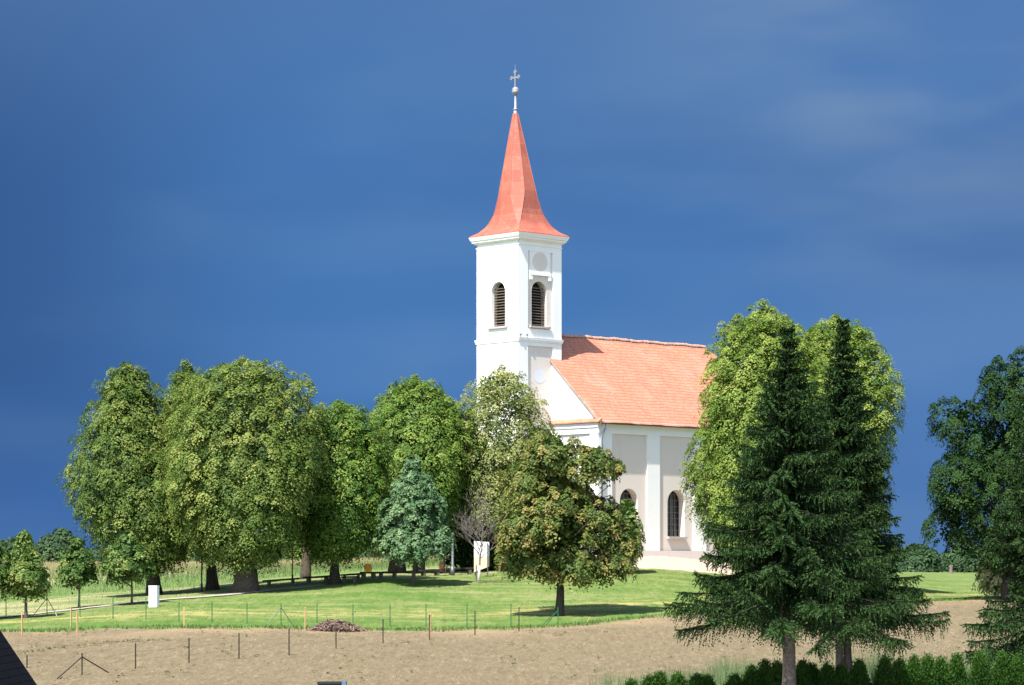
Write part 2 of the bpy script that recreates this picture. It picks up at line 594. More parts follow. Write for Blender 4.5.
gx = np.concatenate([-np.geomspace(3200, 62, 26), np.arange(-58, 62, 0.38), np.geomspace(64, 3200, 26)])
gy = np.concatenate([[-600, -200, -60, 0, 20, 40, 55, 62, 68, 74, 80, 85], np.arange(88, 190, 0.38), np.arange(190.4, 250, 1.0), np.arange(252, 430, 4.0), np.geomspace(440, 3400, 30)])
GX, GY = np.meshgrid(gx, gy)
fx, fy = GX.ravel(), GY.ravel()
hz_ = H_np(fx, fy)
yy = np.clip(fy, 60, None)
XS = 512 + F * fx / yy
fd = fy - FIELD(XS)
pdv = fy - np.where(XS < 500, PATHL(np.clip(XS, -260, 480)), 185 + (XS - 480) * 0.4)
rng = np.random.default_rng(3)
infield = np.clip(-fd / 1.0, 0, 1) * (fy > 85) * (np.abs(fx) < 60)
hz_ = hz_ + infield * rng.normal(0, 0.022, len(hz_)) + (1 - infield) * rng.normal(0, 0.012, len(hz_)) * (fy < 250) * (fy > 85)
# soft furrows across the field
hz_ = hz_ + infield * 0.02 * np.sin(fy * 5.1 + fx * 0.6)
# gravel forecourt beside the church
gd = np.minimum(np.minimum(fy - 183.2, (XS - 566) * 0.07), (735 - XS) * 0.07)
ny, nx = GX.shape
idx = np.arange(nx * ny).reshape(ny, nx)
q = np.stack([idx[:-1, :-1].ravel(), idx[:-1, 1:].ravel(), idx[1:, 1:].ravel(), idx[1:, :-1].ravel()], 1)


def ground_mat():
    m, t, b = mat('ground_surface')
    geo = NN(t, 'ShaderNodeNewGeometry')
    P = geo.outputs['Position']
    A = lambda n: NN(t, 'ShaderNodeAttribute', attribute_name=n).outputs['Fac']
    # soil
    n1 = noise(t, P, 9.0, 6, 0.75)
    n2 = noise(t, mapping(t, P, (0.35, 1.0, 1), rot=(0, 0, 0.25)), 0.30, 5, 0.65)
    n3 = noise(t, mapping(t, P, (1, 0.8, 1)), 3.2, 4, 0.7)
    soil = mixc(t, maprange(t, n1, 0.35, 0.68), (0.110, 0.088, 0.050), (0.225, 0.185, 0.116))
    soil = mixc(t, maprange(t, n2, 0.45, 0.65, 0, 0.65), soil, (0.155, 0.118, 0.070))
    soil = mixc(t, maprange(t, n3, 0.60, 0.70, 0, 0.6), soil, (0.085, 0.072, 0.036))
    n4 = noise(t, mapping(t, P, (1, 0.6, 1)), 14.0, 3, 0.8)
    soil = mixc(t, maprange(t, n4, 0.56, 0.66, 0, 0.6), soil, (0.07, 0.052, 0.032))
    n5 = noise(t, mapping(t, P, (1, 0.10, 1)), 4.2, 5, 0.8)
    soil = mixc(t, maprange(t, n5, 0.50, 0.64, 0, 0.65), soil, (0.095, 0.076, 0.044))
    soil = mixc(t, maprange(t, n5, 0.44, 0.32, 0, 0.55), soil, (0.33, 0.265, 0.175))
    # drier pale margin near the grass edge
    marg = math_node(t, 'MULTIPLY', maprange(t, A('fd'), -9, -1.5, 0, 0.7), maprange(t, noise(t, P, 0.25, 3), 0.35, 0.6))
    soil = mixc(t, marg, soil, (0.27, 0.195, 0.118))
    # lawn
    g1 = noise(t, mapping(t, P, (1, 0.35, 1)), 1.1, 5, 0.7)
    g2 = noise(t, mapping(t, P, (1, 0.5, 1)), 0.16, 4, 0.6)
    g3 = noise(t, P, 7.0, 4, 0.7)
    lawn = mixc(t, maprange(t, g3, 0.3, 0.7), (0.074, 0.128, 0.025), (0.118, 0.170, 0.042))
    lawn = mixc(t, maprange(t, g1, 0.45, 0.72, 0, 0.65), lawn, (0.190, 0.205, 0.078))
    lawn = mixc(t, maprange(t, g2, 0.44, 0.64, 0, 0.75), lawn, (0.062, 0.128, 0.024))
    g5 = noise(t, mapping(t, P, (1, 0.13, 1)), 2.6, 5, 0.75)
    lawn = mixc(t, maprange(t, g5, 0.48, 0.66, 0, 0.7), lawn, (0.058, 0.115, 0.022))
    lawn = mixc(t, maprange(t, g5, 0.46, 0.32, 0, 0.5), lawn, (0.200, 0.215, 0.085))
    g4 = noise(t, mapping(t, P, (0.25, 0.9, 1), rot=(0, 0, 0.12)), 0.5, 5, 0.7)
    lawn = mixc(t, maprange(t, g4, 0.48, 0.66, 0, 0.6), lawn, (0.235, 0.232, 0.105))
    # a worn yellow band half way down the bank
    band = math_node(t, 'MULTIPLY', maprange(t, A('fd'), 6, 9, 0, 1, True), maprange(t, A('fd'), 11, 15, 1, 0, True))
    band = math_node(t, 'MULTIPLY', band, maprange(t, noise(t, mapping(t, P, (0.5, 1.2, 1)), 0.55, 4, 0.7), 0.46, 0.62))
    lawn = mixc(t, math_node(t, 'MULTIPLY', band, 0.8), lawn, (0.32, 0.275, 0.105))
    lowg = math_node(t, 'MULTIPLY', maprange(t, A('fd'), 0, 5, 1, 0, True), maprange(t, g2, 0.3, 0.6, 0.4, 0.9))
    lawn = mixc(t, lowg, lawn, (0.075, 0.165, 0.030))
    # meadow behind the path
    m1 = noise(t, mapping(t, P, (0.4, 1.0, 1)), 0.22, 5, 0.65)
    m2 = noise(t, P, 4.0, 5, 0.7)
    mead = mixc(t, maprange(t, m2, 0.3, 0.7), (0.110, 0.165, 0.045), (0.17, 0.215, 0.078))
    mead = mixc(t, maprange(t, g5, 0.46, 0.64, 0, 0.6), mead, (0.085, 0.135, 0.035))
    mead = mixc(t, maprange(t, m1, 0.44, 0.60, 0, 0.85), mead, (0.29, 0.26, 0.145))
    mead = mixc(t, math_node(t, 'MULTIPLY', maprange(t, A('pd'), 18, 30, 0, .8, True), maprange(t, A('pd'), 60, 85, 1, 0, True)), mead, (0.085, 0.150, 0.034))
    mead = mixc(t, maprange(t, A('pd'), 60, 120, 0, 0.85, True), mead, (0.42, 0.345, 0.20))
    grav = mixc(t, maprange(t, noise(t, P, 8, 4), 0.3, 0.7), (0.36, 0.275, 0.215), (0.47, 0.37, 0.30))
    e = noise(t, P, 1.3, 5, 0.7)
    e2 = math_node(t, 'SUBTRACT', e, 0.5)
    pm = math_node(t, 'ADD', A('pd'), math_node(t, 'MULTIPLY', e2, 5.0))
    ff = math_node(t, 'ADD', math_node(t, 'ADD', A('fd'), math_node(t, 'MULTIPLY', e2, 5.0)), math_node(t, 'MULTIPLY', math_node(t, 'SUBTRACT', noise(t, P, 0.45, 3), 0.5), 5.0))
    gf = math_node(t, 'ADD', A('gd'), math_node(t, 'MULTIPLY', e2, 1.0))
    ld = math_node(t, 'MULTIPLY', maprange(t, pm, 0, 2.5, 0, 1), A('left'))
    c = mixc(t, ld, lawn, mead)
    c = mixc(t, maprange(t, ff, -0.3, 0.4), soil, c)
    c = mixc(t, maprange(t, gf, 0, 0.25), c, grav)
    t.links.new(c, b.inputs['Base Color'])
    b.inputs['Roughness'].default_value = 0.95
    b.inputs['Specular IOR Level'].default_value = 0.1
    bp = NN(t, 'ShaderNodeBump')
    bp.inputs['Strength'].default_value = 0.9
    bp.inputs['Distance'].default_value = 0.07
    t.links.new(noise(t, P, 5.0, 6, 0.8), bp.inputs['Height'])
    t.links.new(bp.outputs[0], b.inputs['Normal'])
    return m


M['ground'] = ground_mat()
left = np.clip((620 - XS) / 80, 0, 1)
ground = mesh_np('ground', np.stack([fx, fy, hz_], 1), q, M['ground'], None, True,
                 {'fd': np.clip(fd, -200, 400), 'pd': np.clip(pdv, -200, 400), 'gd': np.clip(gd, -100, 100), 'left': left})
tag(ground, kind='structure')

# gravel path
M['path'] = plain('pale_gravel_path', (0.31, 0.28, 0.24), 0.95, var=0.25, scale=4, bump=0.4)
pc = []
for i in range(7):
    for k in range(12):
        f = k / 12
        xs = PATH_PTS[i][0] * (1 - f) + PATH_PTS[i + 1][0] * f
        Y = float(PATHL(xs))
        pc.append(Vector(((xs - 512) / F * Y, Y, 0)))
mb = MB()
vs, fs = [], []
for i, p in enumerate(pc):
    d = (pc[min(i + 1, len(pc) - 1)] - pc[max(i - 1, 0)]).normalized()
    nrm = Vector((-d.y, d.x, 0))
    wv = (0.55 if i < 70 else 0.62 - (i - 70) * .02) + 0.12 * math.sin(i * 0.9) + 0.08 * math.sin(i * 2.3)
    for s in (-1, -0.33, 0.33, 1):
        qv = p + nrm * s * wv
        vs.append((qv.x, qv.y, H(qv.x, qv.y) + 0.045))
for i in range(len(pc) - 1):
    for k in range(3):
        fs.append((i * 4 + k, i * 4 + k + 1, i * 4 + 5 + k, i * 4 + 4 + k))
mb.add(vs, fs)
tag(mb.build('path', M['path']), kind='structure')

# ------------------------------------------------------------------ church
C0 = np.array([0.484, 190.0])
DL = np.array([-0.682, 0.7314])
DR = np.array([0.7314, 0.682])
GZ = 1.2       # floor level of the church


def W(a, b, z):
    p = C0 + DL * a + DR * b
    return Vector((p[0], p[1], z))


church = empty('church', W(2.2, 10, GZ))
tag(church, 'white village church with a red needle spire and long orange tiled roof', 'church')
TL, TR = 4.37, 4.10            # tower plan
NB0, NB1 = 3.21, 26.0          # nave from gable to far end
NA0, NA1 = -4.61, 8.98         # nave across
NC = (NA0 + NA1) / 2
Z_EAVE, Z_RIDGE = 10.5, 16.8

# frames of the wall planes: u along the wall, v up, d into the wall
faceR = lambda u, v, d: W(0 + d, u, v)                 # tower side looking to the right
faceL = lambda u, v, d: W(u, 0 + d, v)                 # tower front
faceRb = lambda u, v, d: W(TL - d, TR - u, v)
faceLb = lambda u, v, d: W(TL - u, TR - d, v)
naveR = lambda u, v, d: W(NA0 + d, u, v)
naveL = lambda u, v, d: W(NA1 - d, u, v)


def arch(cx, w, z0, z1, n=12):
    r = w / 2
    pts = [(cx - r, z0), (cx + r, z0)]
    for k in range(n + 1):
        th = math.pi * k / n
        pts.append((cx + r * math.cos(th), z1 - r + r * math.sin(th)))
    return pts


def wall_sheet(mb, T, u0, u1, v0, v1, d, holes, depth):
    loops = [[(u0, v0), (u1, v0), (u1, v1), (u0, v1)]] + [list(reversed(h)) for h in holes]
    v3 = [[Vector((x, y, 0)) for x, y in L] for L in loops]
    tris = geometry.tessellate_polygon(v3)
    flat = [p for L in loops for p in L]
    mb.add([T(x, y, d) for x, y in flat], [tuple(t) for t in tris])
    for h in holes:
        n = len(h)
        vs = [T(x, y, d) for x, y in h] + [T(x, y, d + depth) for x, y in h]
        mb.add(vs, [(i, (i + 1) % n, n + (i + 1) % n, n + i) for i in range(n)])


def poly(mb, T, pts, d):
    mb.add([T(x, y, d) for x, y in pts], [tuple(range(len(pts)))])


def slab(mb, T, u0, u1, v0, v1, d0, d1):
    mb.box((u0, v0, d0), (u1, v1, d1), T)


# tower walls
Z_STR = 16.15
Z_TOP = 22.75
Z_COR = 23.45
tw = MB()
tb = MB()
wc = {}
for key, T, wid in (('R', faceR, TR), ('L', faceL, TL), ('Rb', faceRb, TR), ('Lb', faceLb, TL)):
    c = wid / 2 - (0.06 if key == 'R' else 0.05)
    hole = arch(c, 1.42, 17.1, 20.22)
    wc[key] = c
    body = tb if key in ('R', 'Rb') else tw  # front and back panels white: sun glare on beige put into the colour
    p0, p1 = 0.86, wid - 0.86
    rc = 0.10 if key in ('R', 'Rb') else 0.018  # front relief kept shallow, its washed-out look put into the shape
    wall_sheet(body, T, 0.01, wid - 0.01, GZ - 2, Z_COR, rc, [hole], 0.55)
    # corner pilasters and bands, proud of the panel
    slab(tw, T, 0.0, p0, GZ - 2, Z_COR, 0.0, rc - 0.001)
    slab(tw, T, p1, wid, GZ - 2, Z_COR, 0.0, rc - 0.001)
    slab(tw, T, p0, p1, 22.28, Z_COR, 0.003, rc - 0.001)          # frieze
    slab(tw, T, p0, p1, 15.7, 16.9, 0.003, rc - 0.001)            # band at the string course
tower_wall = tw.build('tower_wall', M['white'], church)
tower_panel = tb.build('tower_panel', M['beige'], church)
mb = MB()
for T in (faceR,):
    # blind field with round disc over the belfry window
    slab(mb, T, 1.06, 3.02, 20.82, 22.28, 0.02, 0.099)
    slab(mb, T, 1.0, 3.08, 20.62, 20.84, -0.05, 0.099)
    slab(mb, T, 1.0, 1.28, 20.30, 20.64, -0.04, 0.099)
    slab(mb, T, 2.80, 3.08, 20.30, 20.64, -0.04, 0.099)
mb.build('blind_field', M['white'], church)
mb = MB()
pts = [(2.03 + 0.72 * math.cos(2 * math.pi * k / 32), 21.58 + 0.68 * math.sin(2 * math.pi * k / 32)) for k in range(32)]
poly(mb, faceR, pts, 0.012)
mb.build('disc', M['beige'], church)
mb = MB()
pts = [(2.05 + 0.60 * math.cos(2 * math.pi * k / 32), 13.65 + 0.50 * math.sin(2 * math.pi * k / 32)) for k in range(32)]
poly(mb, faceR, pts, 0.092)
M['disc'] = plaster('shaded_niche_plaster', (0.66, 0.67, 0.70), (0.6, 0.6, 0.62))  # white niche whose bluish shade is put into the plaster colour
mb.build('disc', M['disc'], church)
mb = MB()
slab(mb, faceL, 1.45, 2.9, 20.78, 20.83, -0.02, 0.017)
mb.build('moulding', M['white'], church)

# belfry openings
for key, T, wid in (('R', faceR, TR), ('L', faceL, TL), ('Rb', faceRb, TR), ('Lb', faceLb, TL)):
    c = wc[key]
    b = MB()
    dd = 0.34
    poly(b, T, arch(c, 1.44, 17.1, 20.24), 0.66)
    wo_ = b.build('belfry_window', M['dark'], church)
    b = MB()
    n = 14
    for k in range(n):
        z = 17.2 + k * 0.195
        half = 0.70
        if z > 19.5:
            half = math.sqrt(max(0.02, 0.70 ** 2 - (z + 0.06 - 19.5) ** 2))
        cs = []
        for (zz, d) in ((z, dd - 0.10), (z + 0.03, dd - 0.10), (z + 0.075, dd + 0.04), (z + 0.045, dd + 0.04)):
            cs += [(c - half, zz, d), (c + half, zz, d)]
        P_ = [T(*x) for x in cs]
        b.add(P_, [(0, 1, 3, 2), (2, 3, 5, 4), (4, 5, 7, 6), (6, 7, 1, 0), (0, 2, 4, 6), (1, 7, 5, 3)])
    b.build('louvre', M['louvre'], wo_)
    b = MB()
    slab(b, T, c - 1.0, c + 1.0, 16.96, 17.09, -0.14, 0.30)
    b.build('sill', M['stone'], wo_)

# small floodlights standing on the string course
for (u_, T) in ((0.06, faceR), (0.66, faceR)):
    b = MB()
    slab(b, T, u_ - .07, u_ + .07, 16.36, 16.47, -0.16, -0.06)
    slab(b, T, u_ - .02, u_ + .02, 16.262, 16.359, -0.12, -0.09)
    b.build('floodlight', M['silver'], church)

# string course and main cornice
mb = MB()


def ring(mb, z0, z1, out0, out1=None):
    if out1 is None:
        out1 = out0
    lo = [W(-out0, -out0, z0), W(TL + out0, -out0, z0), W(TL + out0, TR + out0, z0), W(-out0, TR + out0, z0)]
    hi = [W(-out1, -out1, z1), W(TL + out1, -out1, z1), W(TL + out1, TR + out1, z1), W(-out1, TR + out1, z1)]
    mb.add(lo + hi, [(0, 1, 2, 3), (4, 7, 6, 5), (0, 4, 5, 1), (1, 5, 6, 2), (2, 6, 7, 3), (3, 7, 4, 0)])


ring(mb, 15.98, 16.08, 0.05)
ring(mb, 16.083, 16.26, 0.08, 0.10)
mb.build('string_course', M['white'], church)
mb = MB()
ring(mb, 22.66, 22.72, 0.035)
ring(mb, 22.95, 23.07, 0.06, 0.20)
ring(mb, 23.073, 23.20, 0.24, 0.25)
ring(mb, 23.203, 23.46, 0.30, 0.40)
mb.build('cornice', M['white'], church)

# spire: square bell-cast eave turning to an octagon
SP = [(23.465, 2.49 * 1.414, 0.0), (23.52, 2.49 * 1.414, 0.0), (23.8, 2.86, 0.02), (24.2, 2.31, 0.08), (24.4, 2.12, 0.12), (25.0, 1.74, 0.25),
      (25.35, 1.61, 0.33), (26.25, 1.36, 0.52), (26.65, 1.28, 0.57), (27.9, 1.03, 0.586), (28.9, 0.83, 0.586),
      (30.5, 0.51, 0.586), (32.15, 0.17, 0.586)]
ctr = C0 + DL * (TL / 2) + DR * (TR / 2)


def ringpts(w, kq, z):
    s = w / (0.7071 * (2 - kq))
    c = kq * s + 1e-4
    loc = [(s, s - c), (s - c, s), (-(s - c), s), (-s, s - c), (-s, -(s - c)), (-(s - c), -s), (s - c, -s), (s, -(s - c))]
    sx = (TL + 0.84) / (TR + 0.84 + TL + 0.84) * 2
    out = []
    for (x, y) in loc:
        p = ctr + DL * x * (1 + (sx - 1) * (1 - min(1, (z - 23.4) / 3))) + DR * y * (1 - (sx - 1) * (1 - min(1, (z - 23.4) / 3)))
        out.append(Vector((p[0], p[1], z)))
    for v_ in out:
        v_.x -= 0.25 * max(0, (z - 23.6) / 8.6)
    return out


mb = MB()
rings = [ringpts(w, kq, z) for z, w, kq in SP]
vlen = 0.0
for i in range(len(rings) - 1):
    dl = (rings[i + 1][0] - rings[i][0]).length
    for k in range(8):
        k2 = (k + 1) % 8
        a, b_, c_, d_ = rings[i][k], rings[i][k2], rings[i + 1][k2], rings[i + 1][k]
        w0, w1 = (b_ - a).length / 2, (c_ - d_).length / 2
        uc = 3.1 * k + 0.31
        mb.add([a, b_, c_, d_], [(0, 1, 2, 3)], [[(uc - w0, vlen), (uc + w0, vlen), (uc + w1, vlen + dl), (uc - w1, vlen + dl)]])
    vlen += dl
mb.add(rings[0], [tuple(range(8))])
mb.add(rings[-1], [tuple(range(8))])
spire = mb.build('spire', M['spire'], church)
mb = MB()
for k in range(8):          # rolled seams on the hips
    mb.tube([rings[i][k] for i in range(3, len(rings))], 0.028, 5)
mb.build('hip_seam', M['spire'], spire)

# finial: rod, ball, cross
cz = Vector((ctr[0] - 0.25, ctr[1], 0))


def lathe(prof, seg=20):
    b = MB()
    vs = []
    for (r_, z) in prof:
        for k in range(seg):
            th = 2 * math.pi * k / seg
            vs.append((cz.x + r_ * math.cos(th), cz.y + r_ * math.sin(th), z))
    fs = []
    for i in range(len(prof) - 1):
        for k in range(seg):
            k2 = (k + 1) % seg
            fs.append((i * seg + k, i * seg + k2, (i + 1) * seg + k2, (i + 1) * seg + k))
    b.add(vs, fs)
    return b


fin = lathe([(0.16, 32.0), (0.14, 32.35), (0.10, 32.40), (0.17, 32.43), (0.17, 32.50), (0.09, 32.54), (0.08, 33.40), (0.05, 33.5), (0.0, 33.5)]).build('finial_rod', M['silver'], church, True)
lathe([(0.0, 33.42), (0.10, 33.45), (0.20, 33.58), (0.25, 33.68), (0.25, 33.72)] + [(0.25 * math.cos(a), 33.80 + 0.25 * math.sin(a)) for a in [x * 0.26 for x in range(-1, 6)]] + [(0.0, 34.05)]).build('finial_ball', M['silver'], church, True)
mb = MB()


def crossT(u, v, d):
    p = ctr + DL * u + DR * d
    return Vector((p[0] - 0.27, p[1], v))


slab(mb, crossT, -0.045, 0.045, 34.02, 35.1, -0.03, 0.03)
slab(mb, crossT, -0.36, 0.36, 34.66, 34.75, -0.028, 0.028)
for (u, v) in ((-0.36, 34.705), (0.36, 34.705), (0, 35.1)):
    for (du, dv) in ((0.07, 0), (-0.07, 0), (0, 0.07), (0, -0.07)):
        pp = [(u + du + 0.075 * math.cos(2 * math.pi * k / 10), v + dv + 0.075 * math.sin(2 * math.pi * k / 10)) for k in range(10)]
        vs = [crossT(x, y, -0.033) for x, y in pp] + [crossT(x, y, 0.033) for x, y in pp]
        mb.add(vs, [tuple(range(10)), tuple(range(19, 9, -1))] + [(i, (i + 1) % 10, 10 + (i + 1) % 10, 10 + i) for i in range(10)])
mb.tube([crossT(0, 35.15, 0), crossT(0, 35.6, 0)], 0.015, 5)
mb.build('cross', M['silver'], church)

# nave side wall with panels, pilasters and windows
PER = 4.76
wins = [6.24 + PER * k for k in range(5) if 6.24 + PER * k < NB1 - 1]
naveb = MB()
navew = MB()
for T in (naveR, naveL):
    holes = [arch(c, 1.76, 2.50, 5.80) for c in wins]
    wall_sheet(naveb, T, NB0 + 0.02, NB1, GZ - 2, Z_EAVE, 0.12, holes, 0.62)
    slab(navew, T, NB0, 4.49, GZ - 2, Z_EAVE - 0.06, 0.0, 0.119)
    for k in range(5):
        b0 = 7.98 + PER * k
        b1 = min(b0 + 1.26, NB1)
        if b0 < NB1:
            slab(navew, T, b0, b1, GZ - 2, Z_EAVE - 0.06, 0.0, 0.119)
        e0 = 4.49 if k == 0 else 9.24 + PER * (k - 1)
        if e0 < NB1:
            slab(navew, T, e0, min(b0, NB1), 9.55, Z_EAVE - 0.06, 0.003, 0.119)
    slab(navew, T, NB0, NB1, Z_EAVE - 0.30, Z_EAVE - 0.063, -0.16, -0.003)    # eave moulding
naveb.build('nave_panel', M['beige'], church)
# front gable wall with the tower in the middle
gable = lambda u, v, d: W(u, NB0 + d, v)
slope = (Z_RIDGE - Z_EAVE) / (NC - NA0)
navew.add([gable(NA0, GZ - 2, 0), gable(NA1, GZ - 2, 0), gable(NA1, Z_EAVE, 0), gable(NC, Z_RIDGE - 0.08, 0), gable(NA0, Z_EAVE, 0)], [(0, 1, 2, 3, 4)])
back = lambda u, v, d: W(u, NB1 + d, v)
navew.add([back(NA0, GZ - 2, 0), back(NA1, GZ - 2, 0), back(NA1, Z_EAVE, 0), back(NA0, Z_EAVE, 0)], [(0, 1, 2, 3)])
for (u0, u1) in ((NA0 + 0.0, NA0 + 0.8), (-0.9, -0.02), (TL + 0.02, TL + 0.9), (NA1 - 0.8, NA1)):
    slab(navew, gable, u0, u1, GZ - 2, 9.9, -0.10, -0.002)
for (u0, u1) in ((NA0 - 0.05, -0.01), (TL + 0.01, NA1 + 0.05)):
    slab(navew, gable, u0, u1, 9.55, 9.95, -0.13, -0.003)
    slab(navew, gable, u0, u1, 9.953, 10.28, -0.20, -0.003)
navew.build('nave_wall', M['white'], church)
# windows
for T in (naveR, naveL):
    for c in wins:
        b = MB()
        poly(b, T, arch(c, 1.78, 2.48, 5.82), 0.74)
        w_ = b.build('nave_window', M['glass'], church)
        b = MB()
        for k in (-1, 0, 1):
            slab(b, T, c + k * 0.42 - 0.022, c + k * 0.42 + 0.022, 2.5, 5.72 - abs(k) * 0.18, 0.68, 0.735)
        for k in range(7):
            z = 2.95 + k * 0.42
            slab(b, T, c - 0.87, c + 0.87, z - 0.018, z + 0.018, 0.69, 0.732)
        pts = arch(c, 1.78, 2.48, 5.82)
        inn = arch(c, 1.60, 2.57, 5.73)
        n = len(pts)
        b.add([T(x, y, 0.67) for x, y in pts] + [T(x, y, 0.67) for x, y in inn], [(i, (i + 1) % n, n + (i + 1) % n, n + i) for i in range(n)])
        b.build('window_bars', M['frame'], w_)
        b = MB()
        slab(b, T, c - 0.95, c + 0.95, 2.34, 2.49, -0.10, 0.6)
        b.build('sill', M['stone'], w_)
# plinth
mb = MB()
slab(mb, naveR, NB0 - 0.06, NB1, GZ - 2, GZ + 0.30, -0.03, -0.003)
slab(mb, naveL, NB0 - 0.06, NB1, GZ - 2, GZ + 0.30, -0.03, -0.003)
slab(mb, gable, NA0 - 0.06, -0.01, GZ - 2, GZ + 0.42, -0.14, -0.104)
slab(mb, gable, TL + 0.01, NA1 + 0.06, GZ - 2, GZ + 0.42, -0.14, -0.104)
slab(mb, faceL, -0.05, TL + 0.05, GZ - 2, GZ + 0.7, -0.05, -0.003)
mb.build('plinth', M['plinth'], church)

# nave roof in tile courses (stepped), hipped far end
OV = 0.30
slen = math.hypot(NC - NA0 + OV, slope * (NC - NA0 + OV))
nc = int(slen / 0.33)
hip = 5.5
mb = MB()


def wav(u, v):
    return 0.012 * math.sin(u * 0.7 + v * 0.4) + 0.02 * math.sin(u * 1.9 + v) + 0.012 * math.sin(u * 4.3 + 2 * v)


for side in (1, -1):
    edge_a = NA0 - OV if side == 1 else NA1 + OV
    for i in range(nc):
        f0, f1 = i / nc, (i + 1) / nc
        a0 = edge_a + (NC - edge_a) * f0
        a1 = edge_a + (NC - edge_a) * f1
        z0 = Z_EAVE + 0.05 - slope * OV + (Z_RIDGE - Z_EAVE + slope * OV) * f0
        z1 = Z_EAVE + 0.05 - slope * OV + (Z_RIDGE - Z_EAVE + slope * OV) * f1
        be0, be1 = NB1 + 0.5 - hip * f0, NB1 + 0.5 - hip * f1
        nseg = 40
        for s in range(nseg):
            t0, t1 = s / nseg, (s + 1) / nseg
            bs = NB0 - 0.14
            b00, b01 = bs + (be0 - bs) * t0, bs + (be0 - bs) * t1
            b10, b11 = bs + (be1 - bs) * t0, bs + (be1 - bs) * t1
            P0 = W(a0, b00, z0 + 0.018 + wav(b00, z0))
            P1 = W(a0, b01, z0 + 0.018 + wav(b01, z0))
            P2 = W(a1, b11, z1 + wav(b11, z1))
            P3 = W(a1, b10, z1 + wav(b10, z1))
            Q0 = W(a0, b00, z0 - 0.01 + wav(b00, z0))
            Q1 = W(a0, b01, z0 - 0.01 + wav(b01, z0))
            v0, v1 = i * 0.33, (i + 1) * 0.33
            fs = [(0, 1, 2, 3), (4, 5, 1, 0)]
            mb.add([P0, P1, P2, P3, Q0, Q1], fs, [[(b00, v0 + 0.01), (b01, v0 + 0.01), (b11, v1), (b10, v1)], [(b00, v0 - .01), (b01, v0 - .01), (b01, v0), (b00, v0)]])
# hipped end
for i in range(nc):
    f0, f1 = i / nc, (i + 1) / nc
    z0 = Z_EAVE + 0.05 - slope * OV + (Z_RIDGE - Z_EAVE + slope * OV) * f0
    z1 = Z_EAVE + 0.05 - slope * OV + (Z_RIDGE - Z_EAVE + slope * OV) * f1
    e = [W(NA0 - OV + (NC - NA0 + OV) * f0, NB1 + 0.5 - hip * f0, z0 + 0.03), W(NA1 + OV + (NC - NA1 - OV) * f0, NB1 + 0.5 - hip * f0, z0 + 0.03),
         W(NA1 + OV + (NC - NA1 - OV) * f1, NB1 + 0.5 - hip * f1, z1), W(NA0 - OV + (NC - NA0 + OV) * f1, NB1 + 0.5 - hip * f1, z1)]
    mb.add(e, [(0, 1, 2, 3)], [[(0, i * .33), (13, i * .33), (13, i * .33 + .33), (0, i * .33 + .33)]])
# soffit boards
for side in (1, -1):
    e0 = NA0 - OV if side == 1 else NA1 + OV
    e1 = NA0 + 0.02 if side == 1 else NA1 - 0.02
    zz = Z_EAVE - slope * OV
    mb.add([W(e0, NB0 - 0.13, zz), W(e0, NB1 + .4, zz), W(e1, NB1 + .4, zz + 0.02), W(e1, NB0 - 0.13, zz + 0.02)], [(0, 1, 2, 3)])
roof = mb.build('nave_roof', M['tile'], church)
# verge board along the front gable
mb = MB()
for side in (1, -1):
    e0 = NA0 - OV if side == 1 else NA1 + OV
    zz = Z_EAVE - slope * OV
    c = []
    for (a, z) in ((e0, zz), (NC, Z_RIDGE)):
        for (bb, dz_) in ((NB0 - 0.16, -0.13), (NB0 + 0.02, -0.13), (NB0 + 0.02, 0.045), (NB0 - 0.16, 0.045)):
            c.append(W(a, bb, z + dz_))
    mb.add(c, [(0, 1, 2, 3), (7, 6, 5, 4), (0, 4, 5, 1), (1, 5, 6, 2), (2, 6, 7, 3), (3, 7, 4, 0)])
mb.build('verge', M['ridge'], roof)
# ridge tiles: overlapping half-round caps
mb = MB()
b_ = 5.6
while b_ < NB1 - hip + 0.4:
    for_r = 0.155 + random.uniform(-0.012, 0.02)
    vs = []
    for (bb, rr) in ((b_, for_r + 0.02), (b_ + 0.36, for_r - 0.01)):
        for k in range(9):
            th = math.pi * (k / 8) * 1.1 - 0.05 * math.pi
            vs.append(W(NC + rr * math.cos(th), bb, Z_RIDGE + wav(bb, Z_RIDGE) + 0.02 + rr * math.sin(th)))
    mb.add(vs, [(k, k + 1, 9 + k + 1, 9 + k) for k in range(8)] + [tuple(range(9)), tuple(range(17, 8, -1))])
    b_ += 0.345
mb.build('ridge_tiles', M['ridge'], roof)
# tiled ledge over the front cornice, both sides of the tower
mb = MB()
for (u0, u1) in ((NA0 - 0.3, -0.01), (TL + 0.01, NA1 + 0.3)):
    mb = MB()
    n = 18
    for i in range(n):
        x0, x1 = u0 + (u1 - u0) * i / n, u0 + (u1 - u0) * (i + 1) / n
        c = [gable(x0, 10.283, -0.34), gable(x1, 10.283, -0.34), gable(x1, 10.283, -0.002), gable(x0, 10.283, -0.002),
             gable(x0, 10.35, -0.34), gable(x1, 10.34, -0.34), gable(x1, 10.60, -0.002), gable(x0, 10.61, -0.002)]
        mb.hexa(c)
        mb.uv[-24:] = [(x0 + .1 * (j % 3), .1 + .05 * (j % 4)) for j in range(24)]
    mb.build('tiled_ledge', M['tile'], church)
